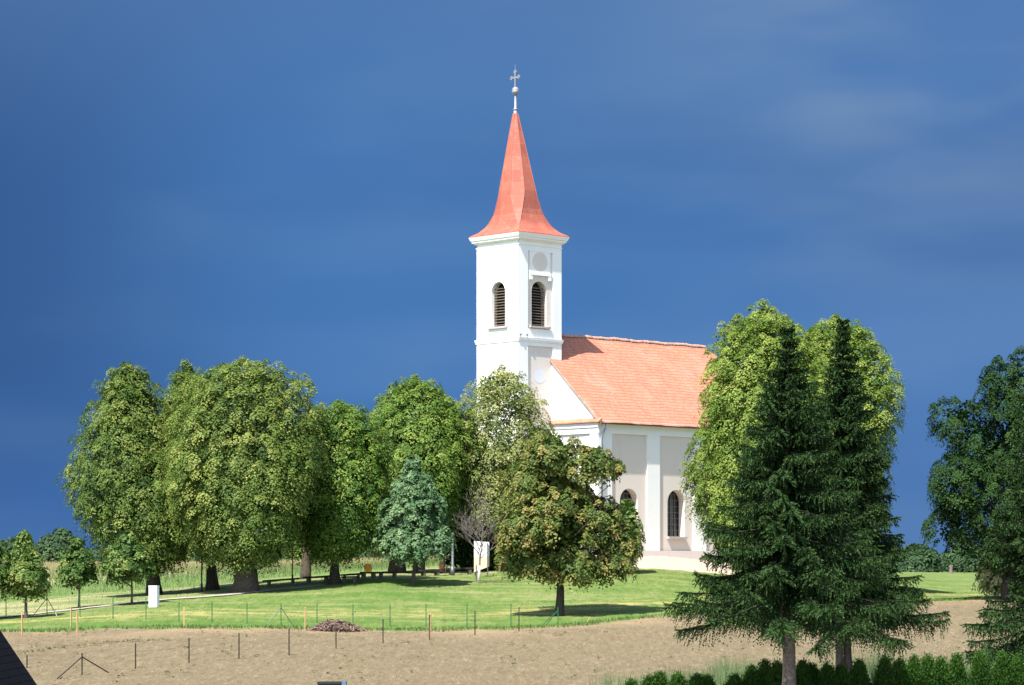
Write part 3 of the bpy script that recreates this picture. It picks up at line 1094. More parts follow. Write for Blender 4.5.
# lightning conductor on the roof, gutter and downpipe
mb = MB()
zz = lambda a: Z_EAVE + 0.09 - 0 + slope * (a - NA0)
mb.tube([W(1.3, 6.2, zz(1.3) + .03), W(-1, 6.15, zz(-1) + .03), W(NA0 - OV, 6.1, zz(NA0 - OV) + .03)], 0.009, 5)
mb.build('lightning_cable', M['silver'], church)
mb = MB()
zg = Z_EAVE - slope * OV - 0.02
gv = []
for bb in (NB0 - 0.12, NB1 + 0.4):
    for k in range(9):
        th = math.pi + math.pi * k / 8
        gv.append(W(NA0 - OV - 0.06 + 0.075 * math.cos(th), bb, zg + 0.03 + 0.075 * math.sin(th)))
mb.add(gv, [(k, k + 1, 9 + k + 1, 9 + k) for k in range(8)])
mb.add(gv[:9], [tuple(range(9))])
mb.build('gutter', M['gutter'], church)
mb = MB()
mb.tube([W(NA0 - OV - 0.06, 3.55, zg - 0.02), W(NA0 - OV - 0.06, 3.55, zg - 0.22), W(NA0 - 0.12, 3.42, zg - 0.75), W(NA0 - 0.10, 3.40, zg - 1.0),
         W(NA0 - 0.10, 3.40, GZ + 0.1)], 0.065, 8)
mb.build('downpipe', M['zinc'], church, True)

# low choir behind the nave (its roof shows from the side)
mb = MB()
CZ = 8.6
ca0, ca1 = NC - 4.2, NC + 4.2
cb = NB1 + 7
pts = [(ca0, NB1), (ca0, cb - 2), (ca0 + 2.4, cb), (ca1 - 2.4, cb), (ca1, cb - 2), (ca1, NB1)]
for i in range(5):
    p, q_ = pts[i], pts[i + 1]
    mb.add([W(p[0], p[1], GZ - 2), W(q_[0], q_[1], GZ - 2), W(q_[0], q_[1], CZ), W(p[0], p[1], CZ)], [(0, 1, 2, 3)])
mb.build('choir_wall', M['white'], church)
mb = MB()
rp = [(ca0 - .4, NB1), (ca0 - .4, cb - 1.8), (ca0 + 2.2, cb + .4), (ca1 - 2.2, cb + .4), (ca1 + .4, cb - 1.8), (ca1 + .4, NB1)]
for i in range(5):
    p, q_ = rp[i], rp[i + 1]
    if i == 0 or i == 4:
        e = [W(p[0], p[1], CZ), W(q_[0], q_[1], CZ), W(NC, cb - 4, CZ + 4.6), W(NC, NB1, CZ + 4.6)] if i == 0 else \
            [W(p[0], p[1], CZ), W(q_[0], q_[1], CZ), W(NC, NB1, CZ + 4.6), W(NC, cb - 4, CZ + 4.6)]
        mb.add(e, [(0, 1, 2, 3)], [[(0, 0), (7, 0), (7, 6), (0, 6)]])
    else:
        mb.add([W(p[0], p[1], CZ), W(q_[0], q_[1], CZ), W(NC, cb - 4, CZ + 4.6)], [(0, 1, 2)], [[(0, 0), (4, 0), (2, 6)]])
mb.build('choir_roof', M['tile'], church)


# ------------------------------------------------------------------ foliage
def unit(v):
    return v / np.maximum(1e-6, np.linalg.norm(v, axis=-1, keepdims=True))


def leaves_mesh(centres, axes, sizes, per, leaf, rng, flat=0.6, var=None, jit=0.27, aspect=0.6, droop=0.0, hemi=0.1, vspread=.06):
    """domes of leaf-sized kites round every clump centre"""
    n = len(centres)
    N = n * per
    C_ = np.repeat(centres, per, 0)
    A_ = np.repeat(axes, per, 0)
    S_ = np.repeat(sizes, per)
    d = unit(rng.normal(size=(N, 3)))
    dot = (d * A_).sum(1)
    flip = dot < -hemi
    d[flip] -= 2 * dot[flip, None] * A_[flip]
    dot = (d * A_).sum(1)
    rad = S_ * rng.uniform(0.55, 1.08, N)
    off = d * rad[:, None]
    off -= A_ * ((off * A_).sum(1) * (1 - flat))[:, None]
    if droop:
        S_ = S_ * 1.0
        hor = off - A_ * (off * A_).sum(1)[:, None]
        off[:, 2] -= droop * (hor ** 2).sum(1) / np.maximum(S_, .05)
    p = C_ + off
    nm = unit(d * 0.55 + A_ * 0.75 + rng.normal(size=(N, 3)) * jit)
    tg = unit(np.cross(nm, rng.normal(size=(N, 3))))
    bt = np.cross(nm, tg)
    L = leaf * rng.uniform(0.6, 1.3, N)[:, None]
    v = np.stack([p - tg * L, p + bt * L * aspect, p + tg * L, p - bt * L * aspect], 1).reshape(-1, 3)
    f = np.arange(4 * N).reshape(-1, 4)
    vv = np.repeat(var if var is not None else np.full(n, .5), per) + rng.normal(0, vspread, N)
    return v, f, np.repeat(np.clip(vv, 0, 1), 4)


def lump(p, seed, k=1.0):
    r = np.random.default_rng(seed)
    out = np.zeros(len(p))
    for i in range(6):
        w = unit(r.normal(size=3)) * k * r.uniform(0.6, 1.9)
        out += np.sin(p @ w + r.uniform(0, 6.28))
    return out / 6


def tree(name, label, cat, base, height, crown, cbot, cdx=0.0, matk='lime_a', trunk_r=0.3, bark='bark', seed=1, clump=0.60, per=84, leaf=0.076,
         density=1.0, rough=0.20, group=None, flare=1.5, trunks=None, varmid=.45, flat=.26, droop=.9, gaps=0.0, depth=1.0, cdy=0.0, tilt=.85, limbs=9, lobek=1.0, blobs=None):
    """crown: list of (height fraction of the crown, radius in metres)"""
    rng = np.random.default_rng(seed)
    root = empty(name, base)
    tag(root, label, cat, group)
    base = np.array(base)
    if not blobs and height > 4:
        cbot += .75 * clump
    ch = height - cbot
    hf = np.array([c[0] for c in crown])
    rf = np.array([c[1] for c in crown]) * (1.0 if blobs or height < 4 else .94 if matk == 'lime_a' else .99)
    zz_ = np.linspace(0, 1, 200)
    rr = np.interp(zz_, hf, rf)
    area = 2 * math.pi * (rr.mean()) * ch
    n = int(area / (clump ** 2) * 2.2 * density)
    if blobs:
        n = int(sum(4 * math.pi * (b[3] * b[4]) for b in blobs) / (clump ** 2) * .9 * density)
    wgt = rr + 0.15
    cdf = np.cumsum(wgt) / wgt.sum()
    t_ = np.interp(rng.uniform(size=n), cdf, zz_)
    th = rng.uniform(0, 2 * math.pi, n)
    lob = lump(np.stack([np.cos(th) * 2.2, np.sin(th) * 2.2, t_ * 5], 1), seed + 5, lobek)
    sh = np.where(rng.uniform(size=n) < 0.72, rng.uniform(0.90, 1.02, n), rng.uniform(0.45, 0.9, n))
    if not blobs:
        # even, jittered plates of foliage in two staggered layers, then a looser third
        n1 = int(n * .46)
        n2 = int(n * .38)
        lay = np.concatenate([np.zeros(n1), np.ones(n2), np.full(n - n1 - n2, 2)])
        t_ = np.concatenate([np.interp((np.arange(k_) + .5) / k_, cdf, zz_) for k_ in (n1, n2, n - n1 - n2)])
        t_ = np.clip(t_ + rng.normal(0, .012, n), 0, 1)
        th = np.concatenate([np.arange(k_) * 2.39996 + a_ for k_, a_ in ((n1, 0), (n2, 1.1), (n - n1 - n2, 2.3))]) + rng.normal(0, .05, n)
        lob = lump(np.stack([np.cos(th) * 3.2, np.sin(th) * 3.2, t_ * 8], 1), seed + 5, lobek)
        R0 = np.maximum(.3, np.interp(t_, hf, rf))
        sh = np.where(lay == 0, 1 + rng.uniform(-.32, .30, n) / R0, np.where(lay == 1, 1 - .55 / R0, 1 - 1.1 / R0)) + rng.normal(0, .02, n)
        sh = np.clip(sh, .1, 1.1)
    rad = np.interp(t_, hf, rf) * sh * (1 + rough * lob * 1.6)
    cx_ = base[0] + cdx * np.minimum(1, t_ * 1.5 + .3)
    cy_ = base[1] + cdy
    c = np.stack([cx_ + rad * np.cos(th), cy_ + rad * np.sin(th) * depth, base[2] + cbot + t_ * ch], 1)
    c[:, 2] += rng.normal(0, .12, n) + rough * lob * 0.9
    top = None
    if blobs:
        # crown of overlapping boughs: (x, y, z, rx, rz) from the foot
        B = np.array(blobs, float)
        wb = B[:, 3] * B[:, 4]
        pick = rng.choice(len(B), n, p=wb / wb.sum())
        d = unit(rng.normal(size=(n, 3)))
        lb = 1 + rough * lump(d * 2.6 + pick[:, None], seed + 5, lobek) * 1.5
        q_ = d * np.stack([B[pick, 3], B[pick, 3], B[pick, 4]], 1) * (sh * lb)[:, None]
        c = base + B[pick, :3] + q_
        keep = np.ones(n, bool)
        for bi in range(len(B)):
            e = (c - base - B[bi, :3]) / np.array([B[bi, 3], B[bi, 3], B[bi, 4]]) / .72
            keep &= ~(((e ** 2).sum(1) < 1) & (pick != bi))
        c, d = c[keep], d[keep]
        th = np.arctan2(d[:, 1], d[:, 0])
        t_ = (c[:, 2] - base[2] - cbot) / ch
        rad = np.ones(len(c))
        n = len(c)
        top = np.clip(d[:, 2], 0, 1)
    if gaps:
        g = lump(c, seed + 9, 1.1)
        keep = g < (1 - gaps) * .62
        c, rad, t_, th = c[keep], rad[keep], t_[keep], th[keep]
        if top is not None:
            top = top[keep]
        n = len(c)
    if top is None:
        top = np.clip((t_ - .55) / .45, 0, 1)
    ax = unit(np.stack([np.cos(th) * (1 - .6 * top), np.sin(th) * (1 - .6 * top), np.full(n, tilt) + top * 1.2], 1))
    sz = clump * rng.uniform(.55, 1.15, n) * (1 - .25 * top)
    var = np.clip(varmid + .04 + rng.normal(0, .22, n) + 0.12 * lump(c, seed + 3, .9), 0, 1)
    v, f, a = leaves_mesh(c, ax, sz, per, leaf, rng, flat, var, droop=droop)
    # inner mass of leaves that closes the crown
    m = int(n * 0.55)
    ti = rng.uniform(0.08, 0.93, m)
    thi = rng.uniform(0, 2 * math.pi, m)
    ri = np.interp(ti, hf, rf) * np.sqrt(rng.uniform(0, .55, m))
    ci = np.stack([base[0] + cdx * np.minimum(1, ti * 1.5 + .3) + ri * np.cos(thi), cy_ + ri * np.sin(thi) * depth, base[2] + cbot + ti * ch], 1)
    if blobs:
        pk = rng.choice(len(B), m, p=wb / wb.sum())
        ci = base + B[pk, :3] + unit(rng.normal(size=(m, 3))) * (rng.uniform(0, .8, m) ** .5 * .8)[:, None] * np.stack([B[pk, 3], B[pk, 3], B[pk, 4]], 1)
    if gaps:
        g = lump(ci, seed + 9, 1.1)
        ci = ci[g < (1 - gaps) * .62]
    axi = unit(rng.normal(size=(len(ci), 3)) + np.array([0, 0, .6]))
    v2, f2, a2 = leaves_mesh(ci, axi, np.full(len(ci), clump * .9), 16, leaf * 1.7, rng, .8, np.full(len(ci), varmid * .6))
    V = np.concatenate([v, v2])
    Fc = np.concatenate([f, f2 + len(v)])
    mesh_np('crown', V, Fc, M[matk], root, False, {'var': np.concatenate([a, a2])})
    # trunk with root flare and limbs reaching into the crown
    r2 = random.Random(seed)
    mbt = MB()
    tops = trunks or [(0, 0, trunk_r)]
    for (ox, oy, tr_) in tops:
        pts, rd = [], []
        hh = cbot + ch * 0.55
        for k in range(11):
            s = k / 10
            z = -0.3 + s * (hh + .3)
            g = math.exp(-max(0, z) / (tr_ * 1.6)) * (flare - 1)
            pts.append((base[0] + ox + cdx * s * .6 + math.sin(s * 5 + seed) * .08 * hh * .2, base[1] + oy + math.cos(s * 4 + seed) * .05, base[2] + z))
            rd.append(tr_ * (1 + g) * (1 - .72 * s))
        mbt.tube(pts, rd, 14, wob=.06)
        for k in range(limbs):
            s = 0.42 + 0.5 * k / max(1, limbs)
            i = min(9, int(s * 10))
            p0 = Vector(pts[i])
            an = r2.uniform(0, 6.28)
            zt = min(.9, max(0.12, (p0.z - base[2] - cbot) / ch + r2.uniform(.08, .3)))
            R_ = float(np.interp(zt, hf, rf)) * .8
            p2 = Vector((base[0] + cdx + R_ * math.cos(an), base[1] + cdy + R_ * math.sin(an) * depth, base[2] + cbot + zt * ch))
            mid = (p0 + p2) / 2 + Vector((0, 0, -.05 * R_))
            mbt.tube([p0, (p0 + mid) / 2 + Vector((0, 0, .05)), mid, (mid + p2) / 2, p2], [rd[i] * .6, rd[i] * .45, rd[i] * .33, rd[i] * .2, .02], 6)
    mbt.build('trunk', M[bark], root, True)
    return root


def scr_tree(name, label, xs, ybase, ytop, prof_px, ybot, **kw):
    """tree measured against the photograph: profile radii in px at its own distance"""
    b = ground_at(xs, ybase)
    if 'Y' in kw:
        Y = kw.pop('Y')
        X = (xs - 512) / F * Y
        b = Vector((X, Y, H(X, Y)))
    k = F / b.y
    top = (HZ - ytop) / k - b.z
    bot = (HZ - ybot) / k - b.z
    cdx = kw.pop('cdx', 0) / k
    prof = [((((HZ - yy_) / k - b.z) - bot) / (top - bot), r / k) for (yy_, r) in prof_px]
    prof.sort()
    if 'blobs' in kw:
        kw['blobs'] = [((bx - xs) / k, bd_ / k, (HZ - by) / k - b.z, rx / k, rz / k) for (bx, by, rx, rz, bd_) in kw['blobs']]
    return tree(name, label, kw.pop('cat', 'tree'), tuple(b), top, prof, bot, cdx=cdx, **kw)


LG = 'old lime trees around the church'
scr_tree('lime_tree', 'tall pointed lime tree behind the white cabinet, leftmost of the big limes', 157, 595, 362,
         [(573, 22), (560, 40), (540, 52), (510, 61), (480, 57), (450, 48), (420, 39), (385, 27), (368, 14), (360, 3)], 573, cdx=-29, matk='lime_a', trunk_r=.42, seed=11, group=LG, varmid=.42, bark='barkdark')
scr_tree('lime_tree', 'narrow lime tree top showing between the two big limes on the left', 214, 590, 357,
         [(560, 20), (500, 38), (440, 38), (400, 28), (370, 14), (358, 3)], 560, cdx=-34, matk='lime_a', trunk_r=.35, seed=12, group=LG, varmid=.45, bark='barkdark', cdy=4)
scr_tree('lime_tree', 'broadest lime tree, round yellow-green crown over a thick hollow trunk', 245, 592, 359,
         [(568, 30), (545, 62), (500, 76), (450, 80), (420, 76), (390, 60), (370, 38), (358, 8)], 568, cdx=-1, matk='lime_a', trunk_r=.62, flare=1.6, seed=13, group=LG, varmid=.55, bark='bark')
scr_tree('lime_tree', 'lime tree with a pale brown trunk behind the first bench', 304, 579, 408,
         [(560, 20), (530, 38), (480, 44), (440, 34), (410, 10)], 560, cdx=10, matk='lime_b', trunk_r=.36, flare=1.15, seed=14, group=LG, cdy=2, limbs=3)
scr_tree('lime_tree', 'lime tree with a slim dark trunk between the benches, yellow-green top', 334, 584, 401,
         [(562, 18), (540, 42), (500, 50), (460, 46), (430, 40), (412, 26), (401, 6)], 562, cdx=8, matk='lime_b', trunk_r=.27, flare=2.0, seed=15, group=LG, varmid=.42, bark='barkdark')
scr_tree('lime_tree', 'round bright green lime tree behind the blue-green maple', 398, 573, 375,
         [(556, 24), (530, 44), (480, 56), (440, 57), (410, 46), (388, 28), (375, 6)], 556, cdx=17, matk='lime_b', trunk_r=.50, flare=1.4, seed=16, group=LG, varmid=.5, gaps=.12, bark='bark')
scr_tree('lime_tree', 'lime tree with a straight dark trunk right behind the maple trunk', 421, 573, 400,
         [(552, 24), (520, 38), (470, 44), (430, 34), (400, 8)], 552, cdx=16, matk='lime_b', trunk_r=.34, flare=1.3, seed=17, group=LG, varmid=.4, cdy=3, gaps=.15, bark='bark')
scr_tree('lime_tree', 'pale yellow-green lime tree in front of the church tower', 506, 571, 367,
         [(556, 22), (530, 36), (480, 42), (430, 44), (400, 38), (380, 24), (367, 5)], 556, cdx=-4, matk='lime_c', trunk_r=.45, seed=18, group=LG, varmid=.55, gaps=.22, clump=.75)
scr_tree('lime_tree', 'pale lime tree low in front of the church gable, behind the brownish maple', 548, 572, 424,
         [(556, 14), (530, 24), (480, 28), (440, 16), (424, 3)], 556, cdx=-6, matk='lime_c', trunk_r=.3, seed=28, group=LG, varmid=.5, gaps=.1, clump=.7)
scr_tree('lime_tree', 'tall sunlit lime tree beside the nave, left of the pair behind the spruces', 760, 588, 304,
         [(565, 30), (540, 56), (500, 71), (460, 73), (400, 64), (355, 50), (325, 36), (304, 8)], 565, cdx=4, matk='lime_d', trunk_r=.5, seed=19, group=LG, varmid=.6)
scr_tree('lime_tree', 'tall sunlit lime tree, right of the pair behind the spruces', 842, 586, 316,
         [(560, 22), (530, 36), (490, 48), (450, 56), (410, 58), (375, 54), (350, 46), (332, 36), (316, 10)], 560, cdx=-7, matk='lime_d', trunk_r=.5, seed=20, group=LG, varmid=.6)

scr_tree('maple_tree', 'young blue-green maple on the lawn in front of the benches', 413, 585, 454,
         [(557, 14), (545, 34), (520, 39), (495, 34), (475, 20), (460, 9), (454, 2)], 557, cdx=2, matk='maple_blue', trunk_r=.13, seed=31, clump=.38, per=40, leaf=.09, varmid=.55, rough=.2,
         gaps=.08, group='maples on the lawn',
         blobs=[(412, 467, 8, 13, 0), (407, 486, 17, 14, 6), (424, 488, 13, 14, -6), (396, 512, 19, 17, 0), (432, 512, 17, 18, 8), (413, 512, 22, 24, -10), (390, 538, 17, 15, 4), (412, 540, 24, 18, -14), (437, 538, 17, 15, -4), (415, 535, 20, 20, 16)])
scr_tree('maple_tree', 'brown-tinged maple at the field edge in front of the church', 558, 616, 428,
         [(582, 26), (560, 66), (535, 76), (505, 66), (480, 58), (455, 50), (438, 28), (428, 6)], 580, cdx=5, matk='maple_brown', trunk_r=.25, flare=1.35, seed=32, clump=.42, per=40, leaf=.085,
         varmid=.53, rough=.24, gaps=.20, density=1.15, group='maples on the lawn', lobek=1.4, bark='barkdark',
         blobs=[(553, 452, 32, 20, 0), (588, 462, 26, 17, -10), (612, 468, 12, 9, 0), (526, 478, 27, 26, 6), (560, 492, 34, 28, 20), (600, 520, 28, 24, 0), (622, 540, 20, 20, 0),
                (528, 525, 30, 28, -16), (570, 535, 38, 30, -14), (516, 556, 18, 18, 0), (608, 562, 28, 15, 4), (545, 562, 34, 17, 8), (578, 566, 28, 15, -14), (560, 510, 38, 30, 0)])
scr_tree('small_tree', 'small round green tree on the grass beside the gravel forecourt', 627, 573.5, 500,
         [(567, 5), (555, 13), (535, 15), (518, 10), (508, 3)], 567, cdx=0, matk='young', trunk_r=.08, seed=33, clump=.45, per=36, leaf=.11, varmid=.45)
YG_ = 'young trees along the gravel path'
scr_tree('young_tree', 'young tree cut by the left edge of the picture', -16, 620, 536,
         [(592, 10), (575, 24), (556, 22), (545, 12), (536, 2)], 592, matk='young', trunk_r=.1, seed=34, clump=.5, per=40, leaf=.13, group=YG_, varmid=.4)
scr_tree('young_tree', 'young tree with a pointed pale green crown, near the left edge', 27, 618, 533,
         [(594, 12), (582, 24), (533, 2)], 594, cdx=-2, matk='young', trunk_r=.10, seed=35, clump=.38, per=40, leaf=.09, group=YG_, varmid=.75, rough=.2,
         blobs=[(24, 538, 5, 8, 0), (24, 547, 9, 9, 3), (18, 558, 11, 9, 3), (32, 559, 11, 9, -3), (12, 573, 12, 11, 0), (26, 574, 14, 12, -10), (38, 575, 10, 11, 4), (10, 586, 8, 7, 4), (26, 586, 14, 9, 8), (40, 585, 8, 7, 0)])
scr_tree('young_tree', 'young tree with a small round dark green crown on a thin trunk', 80, 608, 536,
         [(584, 8), (573, 18), (536, 2)], 584, cdx=-4, matk='young', trunk_r=.07, seed=36, clump=.36, per=40, leaf=.09, group=YG_, varmid=.3, rough=.2,
         blobs=[(76, 546, 6, 9, 0), (68, 558, 9, 8, 3), (83, 559, 10, 9, -3), (66, 571, 9, 8, 0), (77, 571, 12, 10, -8), (88, 571, 8, 8, 4), (73, 578, 8, 5, 6)])
scr_tree('young_tree', 'young tree with a spreading green crown left of the white cabinet', 132, 605, 530,
         [(582, 10), (572, 26), (530, 3)], 582, cdx=-4, matk='young', trunk_r=.07, seed=37, clump=.38, per=40, leaf=.09, group=YG_, varmid=.35, rough=.22,
         blobs=[(128, 541, 8, 10, 0), (118, 552, 12, 8, 4), (139, 553, 11, 9, -4), (109, 566, 10, 7, 0), (124, 563, 14, 10, -10), (141, 567, 13, 8, 4), (116, 574, 10, 5, 6), (132, 573, 10, 6, 6)])

scr_tree('oak_tree', 'tall dark broadleaf tree at the right edge, beyond the field', 1012, 600, 347,
         [(565, 22), (540, 62), (500, 84), (460, 84), (420, 80), (395, 60), (370, 34), (347, 8)], 560, cdx=6, matk='oak', trunk_r=.5, seed=41, varmid=.4, rough=.22, gaps=.08, lobek=1.3, bark='barkdark', clump=.6,
         blobs=[(1020, 385, 34, 36, 0), (995, 385, 16, 16, 0), (965, 422, 34, 24, 0), (1000, 440, 50, 44, 10), (1050, 440, 60, 60, 0), (962, 480, 37, 32, -10), (1010, 500, 50, 44, -20),
                (958, 520, 30, 26, 8), (1060, 520, 50, 45, 0), (1005, 545, 40, 20, 0)])
scr_tree('elder_bush', 'flowering elder bush with cream blossom behind the right spruce', 1008, 590, 545,
         [(588, 22), (575, 30), (560, 28), (550, 18), (545, 5)], 589, matk='elder', trunk_r=.08, seed=42, clump=.5, per=40, leaf=.12, varmid=.7, cat='bush', Y=178, limbs=3)


scr_tree('yew_bush', 'dark dense bush behind the white board and the leafless tree', 488, 574.5, 496,
         [(573, 30), (555, 40), (530, 40), (510, 28), (496, 5)], 573, cdx=-6, matk='oak', trunk_r=.12, seed=44, clump=.5, per=50, leaf=.09, varmid=.5, cat='bush', limbs=3, Y=187)


# bare tree
def bare_tree():
    b = ground_at(479, 583.5)
    root = empty('bare_tree', tuple(b))
    tag(root, 'leafless young tree with a whitewashed foot in front of the white board', 'tree')
    rnd = random.Random(5)
    mbb, mbl = MB(), MB()
    mbl.tube([b + Vector((0, 0, -.1)), b + Vector((0.0, 0, .5)), b + Vector((0.03, 0, 1.1))], [.10, .085, .075], 8)
    mbl.build('whitewashed_foot', M['limewash'], root, True)

    def grow(p, d, L, r, lev):
        pts = [p]
        rd = [r]
        q = Vector(p)
        dd = Vector(d)
        for i in range(4):
            dd = (dd + Vector((rnd.uniform(-.16, .16), rnd.uniform(-.16, .16), rnd.uniform(.0, .10)))).normalized()
            q = q + dd * L / 4
            pts.append(q.copy())
            rd.append(max(.006, r * (1 - .17 * (i + 1))))
        mbb.tube(pts, rd, 5 if lev else 7, cap=False)
        if lev >= 3:
            return
        for i in range(2, 5):
            for _ in range(2 if lev else 3):
                an = rnd.uniform(0, 6.28)
                side = Vector((math.cos(an), math.sin(an), rnd.uniform(-.05, .5))).normalized()
                nd = (dd * .7 + side * .85).normalized()
                grow(pts[i], nd, L * rnd.uniform(.45, .66), rd[i] * .62, lev + 1)

    grow(b + Vector((0.03, 0, 1.0)), (0.02, 0, 1), 2.5, .062, 0)
    # low side branches
    for k in range(6):
        an = k * 1.05
        grow(b + Vector((0.03, 0, 1.5 + k * .12)), (math.cos(an) * .8, math.sin(an) * .8, .8), 1.8, .028, 1)
    mbb.build('branches', M['barkpale'], root, True)


bare_tree()


# ------------------------------------------------------------------ spruces
def spruce(name, label, xs, Y, ytop, prof, hbot, seed, trunk_r=.18, group='spruces in front of the field', trunks=((0, 0, 1.0),), dens=1.0):
    rng = np.random.default_rng(seed)
    X = (xs - 512) / F * Y
    z0 = H(X, Y)
    height = (HZ - ytop) / F * Y - z0
    root = empty(name, (X, Y, z0))
    tag(root, label, 'spruce', group)
    mbt = MB()
    for (ox, oy, hs) in trunks:
        pts = [(X + ox * (1 - .5 * s) + .03 * math.sin(s * 6 + seed), Y + oy, z0 - .2 + s * (height * hs)) for s in [k / 12 for k in range(13)]]
        mbt.tube(pts, [trunk_r * (1 - .93 * k / 12) * (1.0 + .35 * math.exp(-k * 1.6)) for k in range(13)], 12, wob=.03)
    mbt.build('trunk', M['barkspruce'], root, True)
    hs_ = np.array([p[0] for p in prof])
    rs_ = np.array([p[1] for p in prof])
    Vs, Fs, As = [], [], []
    mbb = MB()
    nb = 0
    z = hbot
    P, T_, U, LL, VA = [], [], [], [], []
    while z < height - .12:
        f = (z - hbot) / (height - hbot)
        n = max(3, int((9 - 4 * f) * dens))
        n += 2
        a0 = rng.uniform(0, 6.28)
        for k in range(n):
            an = a0 + 2 * math.pi * k / n + rng.normal(0, .22)
            L = np.interp(z / height, hs_, rs_) * rng.uniform(.70, 1.08)
            if L < .12:
                L = .12
            pitch = float(np.interp(f, [0, .5, .8, 1], [-.52, -.34, -.12, .5])) + rng.normal(0, .10)
            zz = z + rng.uniform(-.12, .12)
            m = max(4, int(L / .055))
            s = np.linspace(0.05, 1, m)
            hor = s * L
            sag = pitch * hor + (.30 * (s ** 2.6)) * L * (.7 + .3 * rng.uniform()) * (1 if f < .8 else .4)
            side = rng.normal(0, .10) * L * s ** 2
            ca, sa = math.cos(an), math.sin(an)
            bp = np.stack([X + ca * hor - sa * side, Y + sa * hor + ca * side, z0 + zz + sag], 1)
            if k % 1 == 0:
                ii = [0, m // 3, 2 * m // 3, m - 1]
                mbb.tube([bp[i] for i in ii], [.028 * (L / 3 + .25), .02 * (L / 3 + .25), .012 * (L / 3 + .25), .004], 4, cap=False)
            tan = unit(np.gradient(bp, axis=0))
            lat = unit(np.cross(tan, np.array([0, 0, 1.0])))
            for sd in (-1, 1, 0, 2):
                # side twigs hang from the branch; sd 0 hangs straight down, 2 runs along the top
                tl = (.05 + .07 * min(1, L) + .50 * L / 3.0 * np.sin(np.pi * (0.08 + .86 * s)) ** .8) * rng.uniform(.6, 1.25, m)
                if sd in (-1, 1):
                    dr = unit(tan * .55 + lat * sd * .8 + np.stack([np.zeros(m), np.zeros(m), -.45 + rng.normal(0, .2, m)], 1))
                elif sd == 0:
                    dr = unit(tan * .25 + rng.normal(0, .18, (m, 3)) + np.array([0, 0, -1.0]))
                    tl = tl * 1.0
                else:
                    dr = unit(tan + rng.normal(0, .2, (m, 3)) + np.array([0, 0, .12]))
                    tl = tl * .45
                P.append(bp)
                T_.append(dr)
                LL.append(tl)
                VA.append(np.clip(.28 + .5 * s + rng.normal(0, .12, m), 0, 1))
            nb += 1
        z += .23 - .07 * f
    P = np.concatenate(P)
    T_ = np.concatenate(T_)
    LL = np.concatenate(LL)
    VA = np.concatenate(VA)
    per = 9
    s = np.tile(np.linspace(.05, 1, per), len(P))
    P2 = np.repeat(P, per, 0)
    D2 = np.repeat(T_, per, 0)
    L2 = np.repeat(LL, per)
    N = len(P2)
    p = P2 + D2 * (L2 * s)[:, None]
    p[:, 2] -= .10 * L2 * s ** 2
    rnd = unit(rng.normal(size=(N, 3)))
    dirn = unit(D2 + rnd * .62)
    wv = unit(np.cross(dirn, rng.normal(size=(N, 3))))
    nl = (.050 + .018 * rng.uniform(size=N)) * np.where(s > .8, .8, 1.0)
    nw = .018
    v = np.stack([p - dirn * nl[:, None] * .35, p + wv * nw, p + dirn * nl[:, None], p - wv * nw], 1).reshape(-1, 3)
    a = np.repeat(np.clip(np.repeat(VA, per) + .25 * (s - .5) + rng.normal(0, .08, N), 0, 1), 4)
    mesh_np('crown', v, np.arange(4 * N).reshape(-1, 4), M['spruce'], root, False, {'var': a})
    mbb.build('branches', M['barkdark'], root, True)
    return root


spr_prof = [(0, 4.0), (.27, 4.05), (.33, 3.5), (.40, 2.6), (.5, 2.0), (.65, 1.42), (.8, .88), (.92, .36), (1, .05)]
spruce('spruce_tree', 'broad dark spruce with a bare lower trunk standing before the hedge', 788, 64.6, 326, [(a_, r_ * .93) for a_, r_ in spr_prof], 3.1, 51, .18)
spr_prof2 = [(0, 2.6), (.26, 2.75), (.34, 2.3), (.42, 1.75), (.5, 1.55), (.65, 1.15), (.8, .68), (.92, .28), (1, .06)]
spruce('spruce_tree', 'slimmer dark spruce with a split trunk just behind the hedge', 843, 72, 318, spr_prof2, 2.8, 52, .14, trunks=((-.09, 0, 1.0), (.15, .05, .6)))
spr_prof3 = [(0, 2.8), (.17, 3.0), (.27, 2.8), (.32, 1.5), (.39, 1.3), (.43, 1.9), (.5, 1.8), (.65, 1.2), (.8, .8), (.92, .4), (1, .06)]
spruce('spruce_tree', 'dark spruce cut by the right edge, only its left branches in view', 1056, 70, 300, spr_prof3, 2.1, 53, .17, dens=.75)


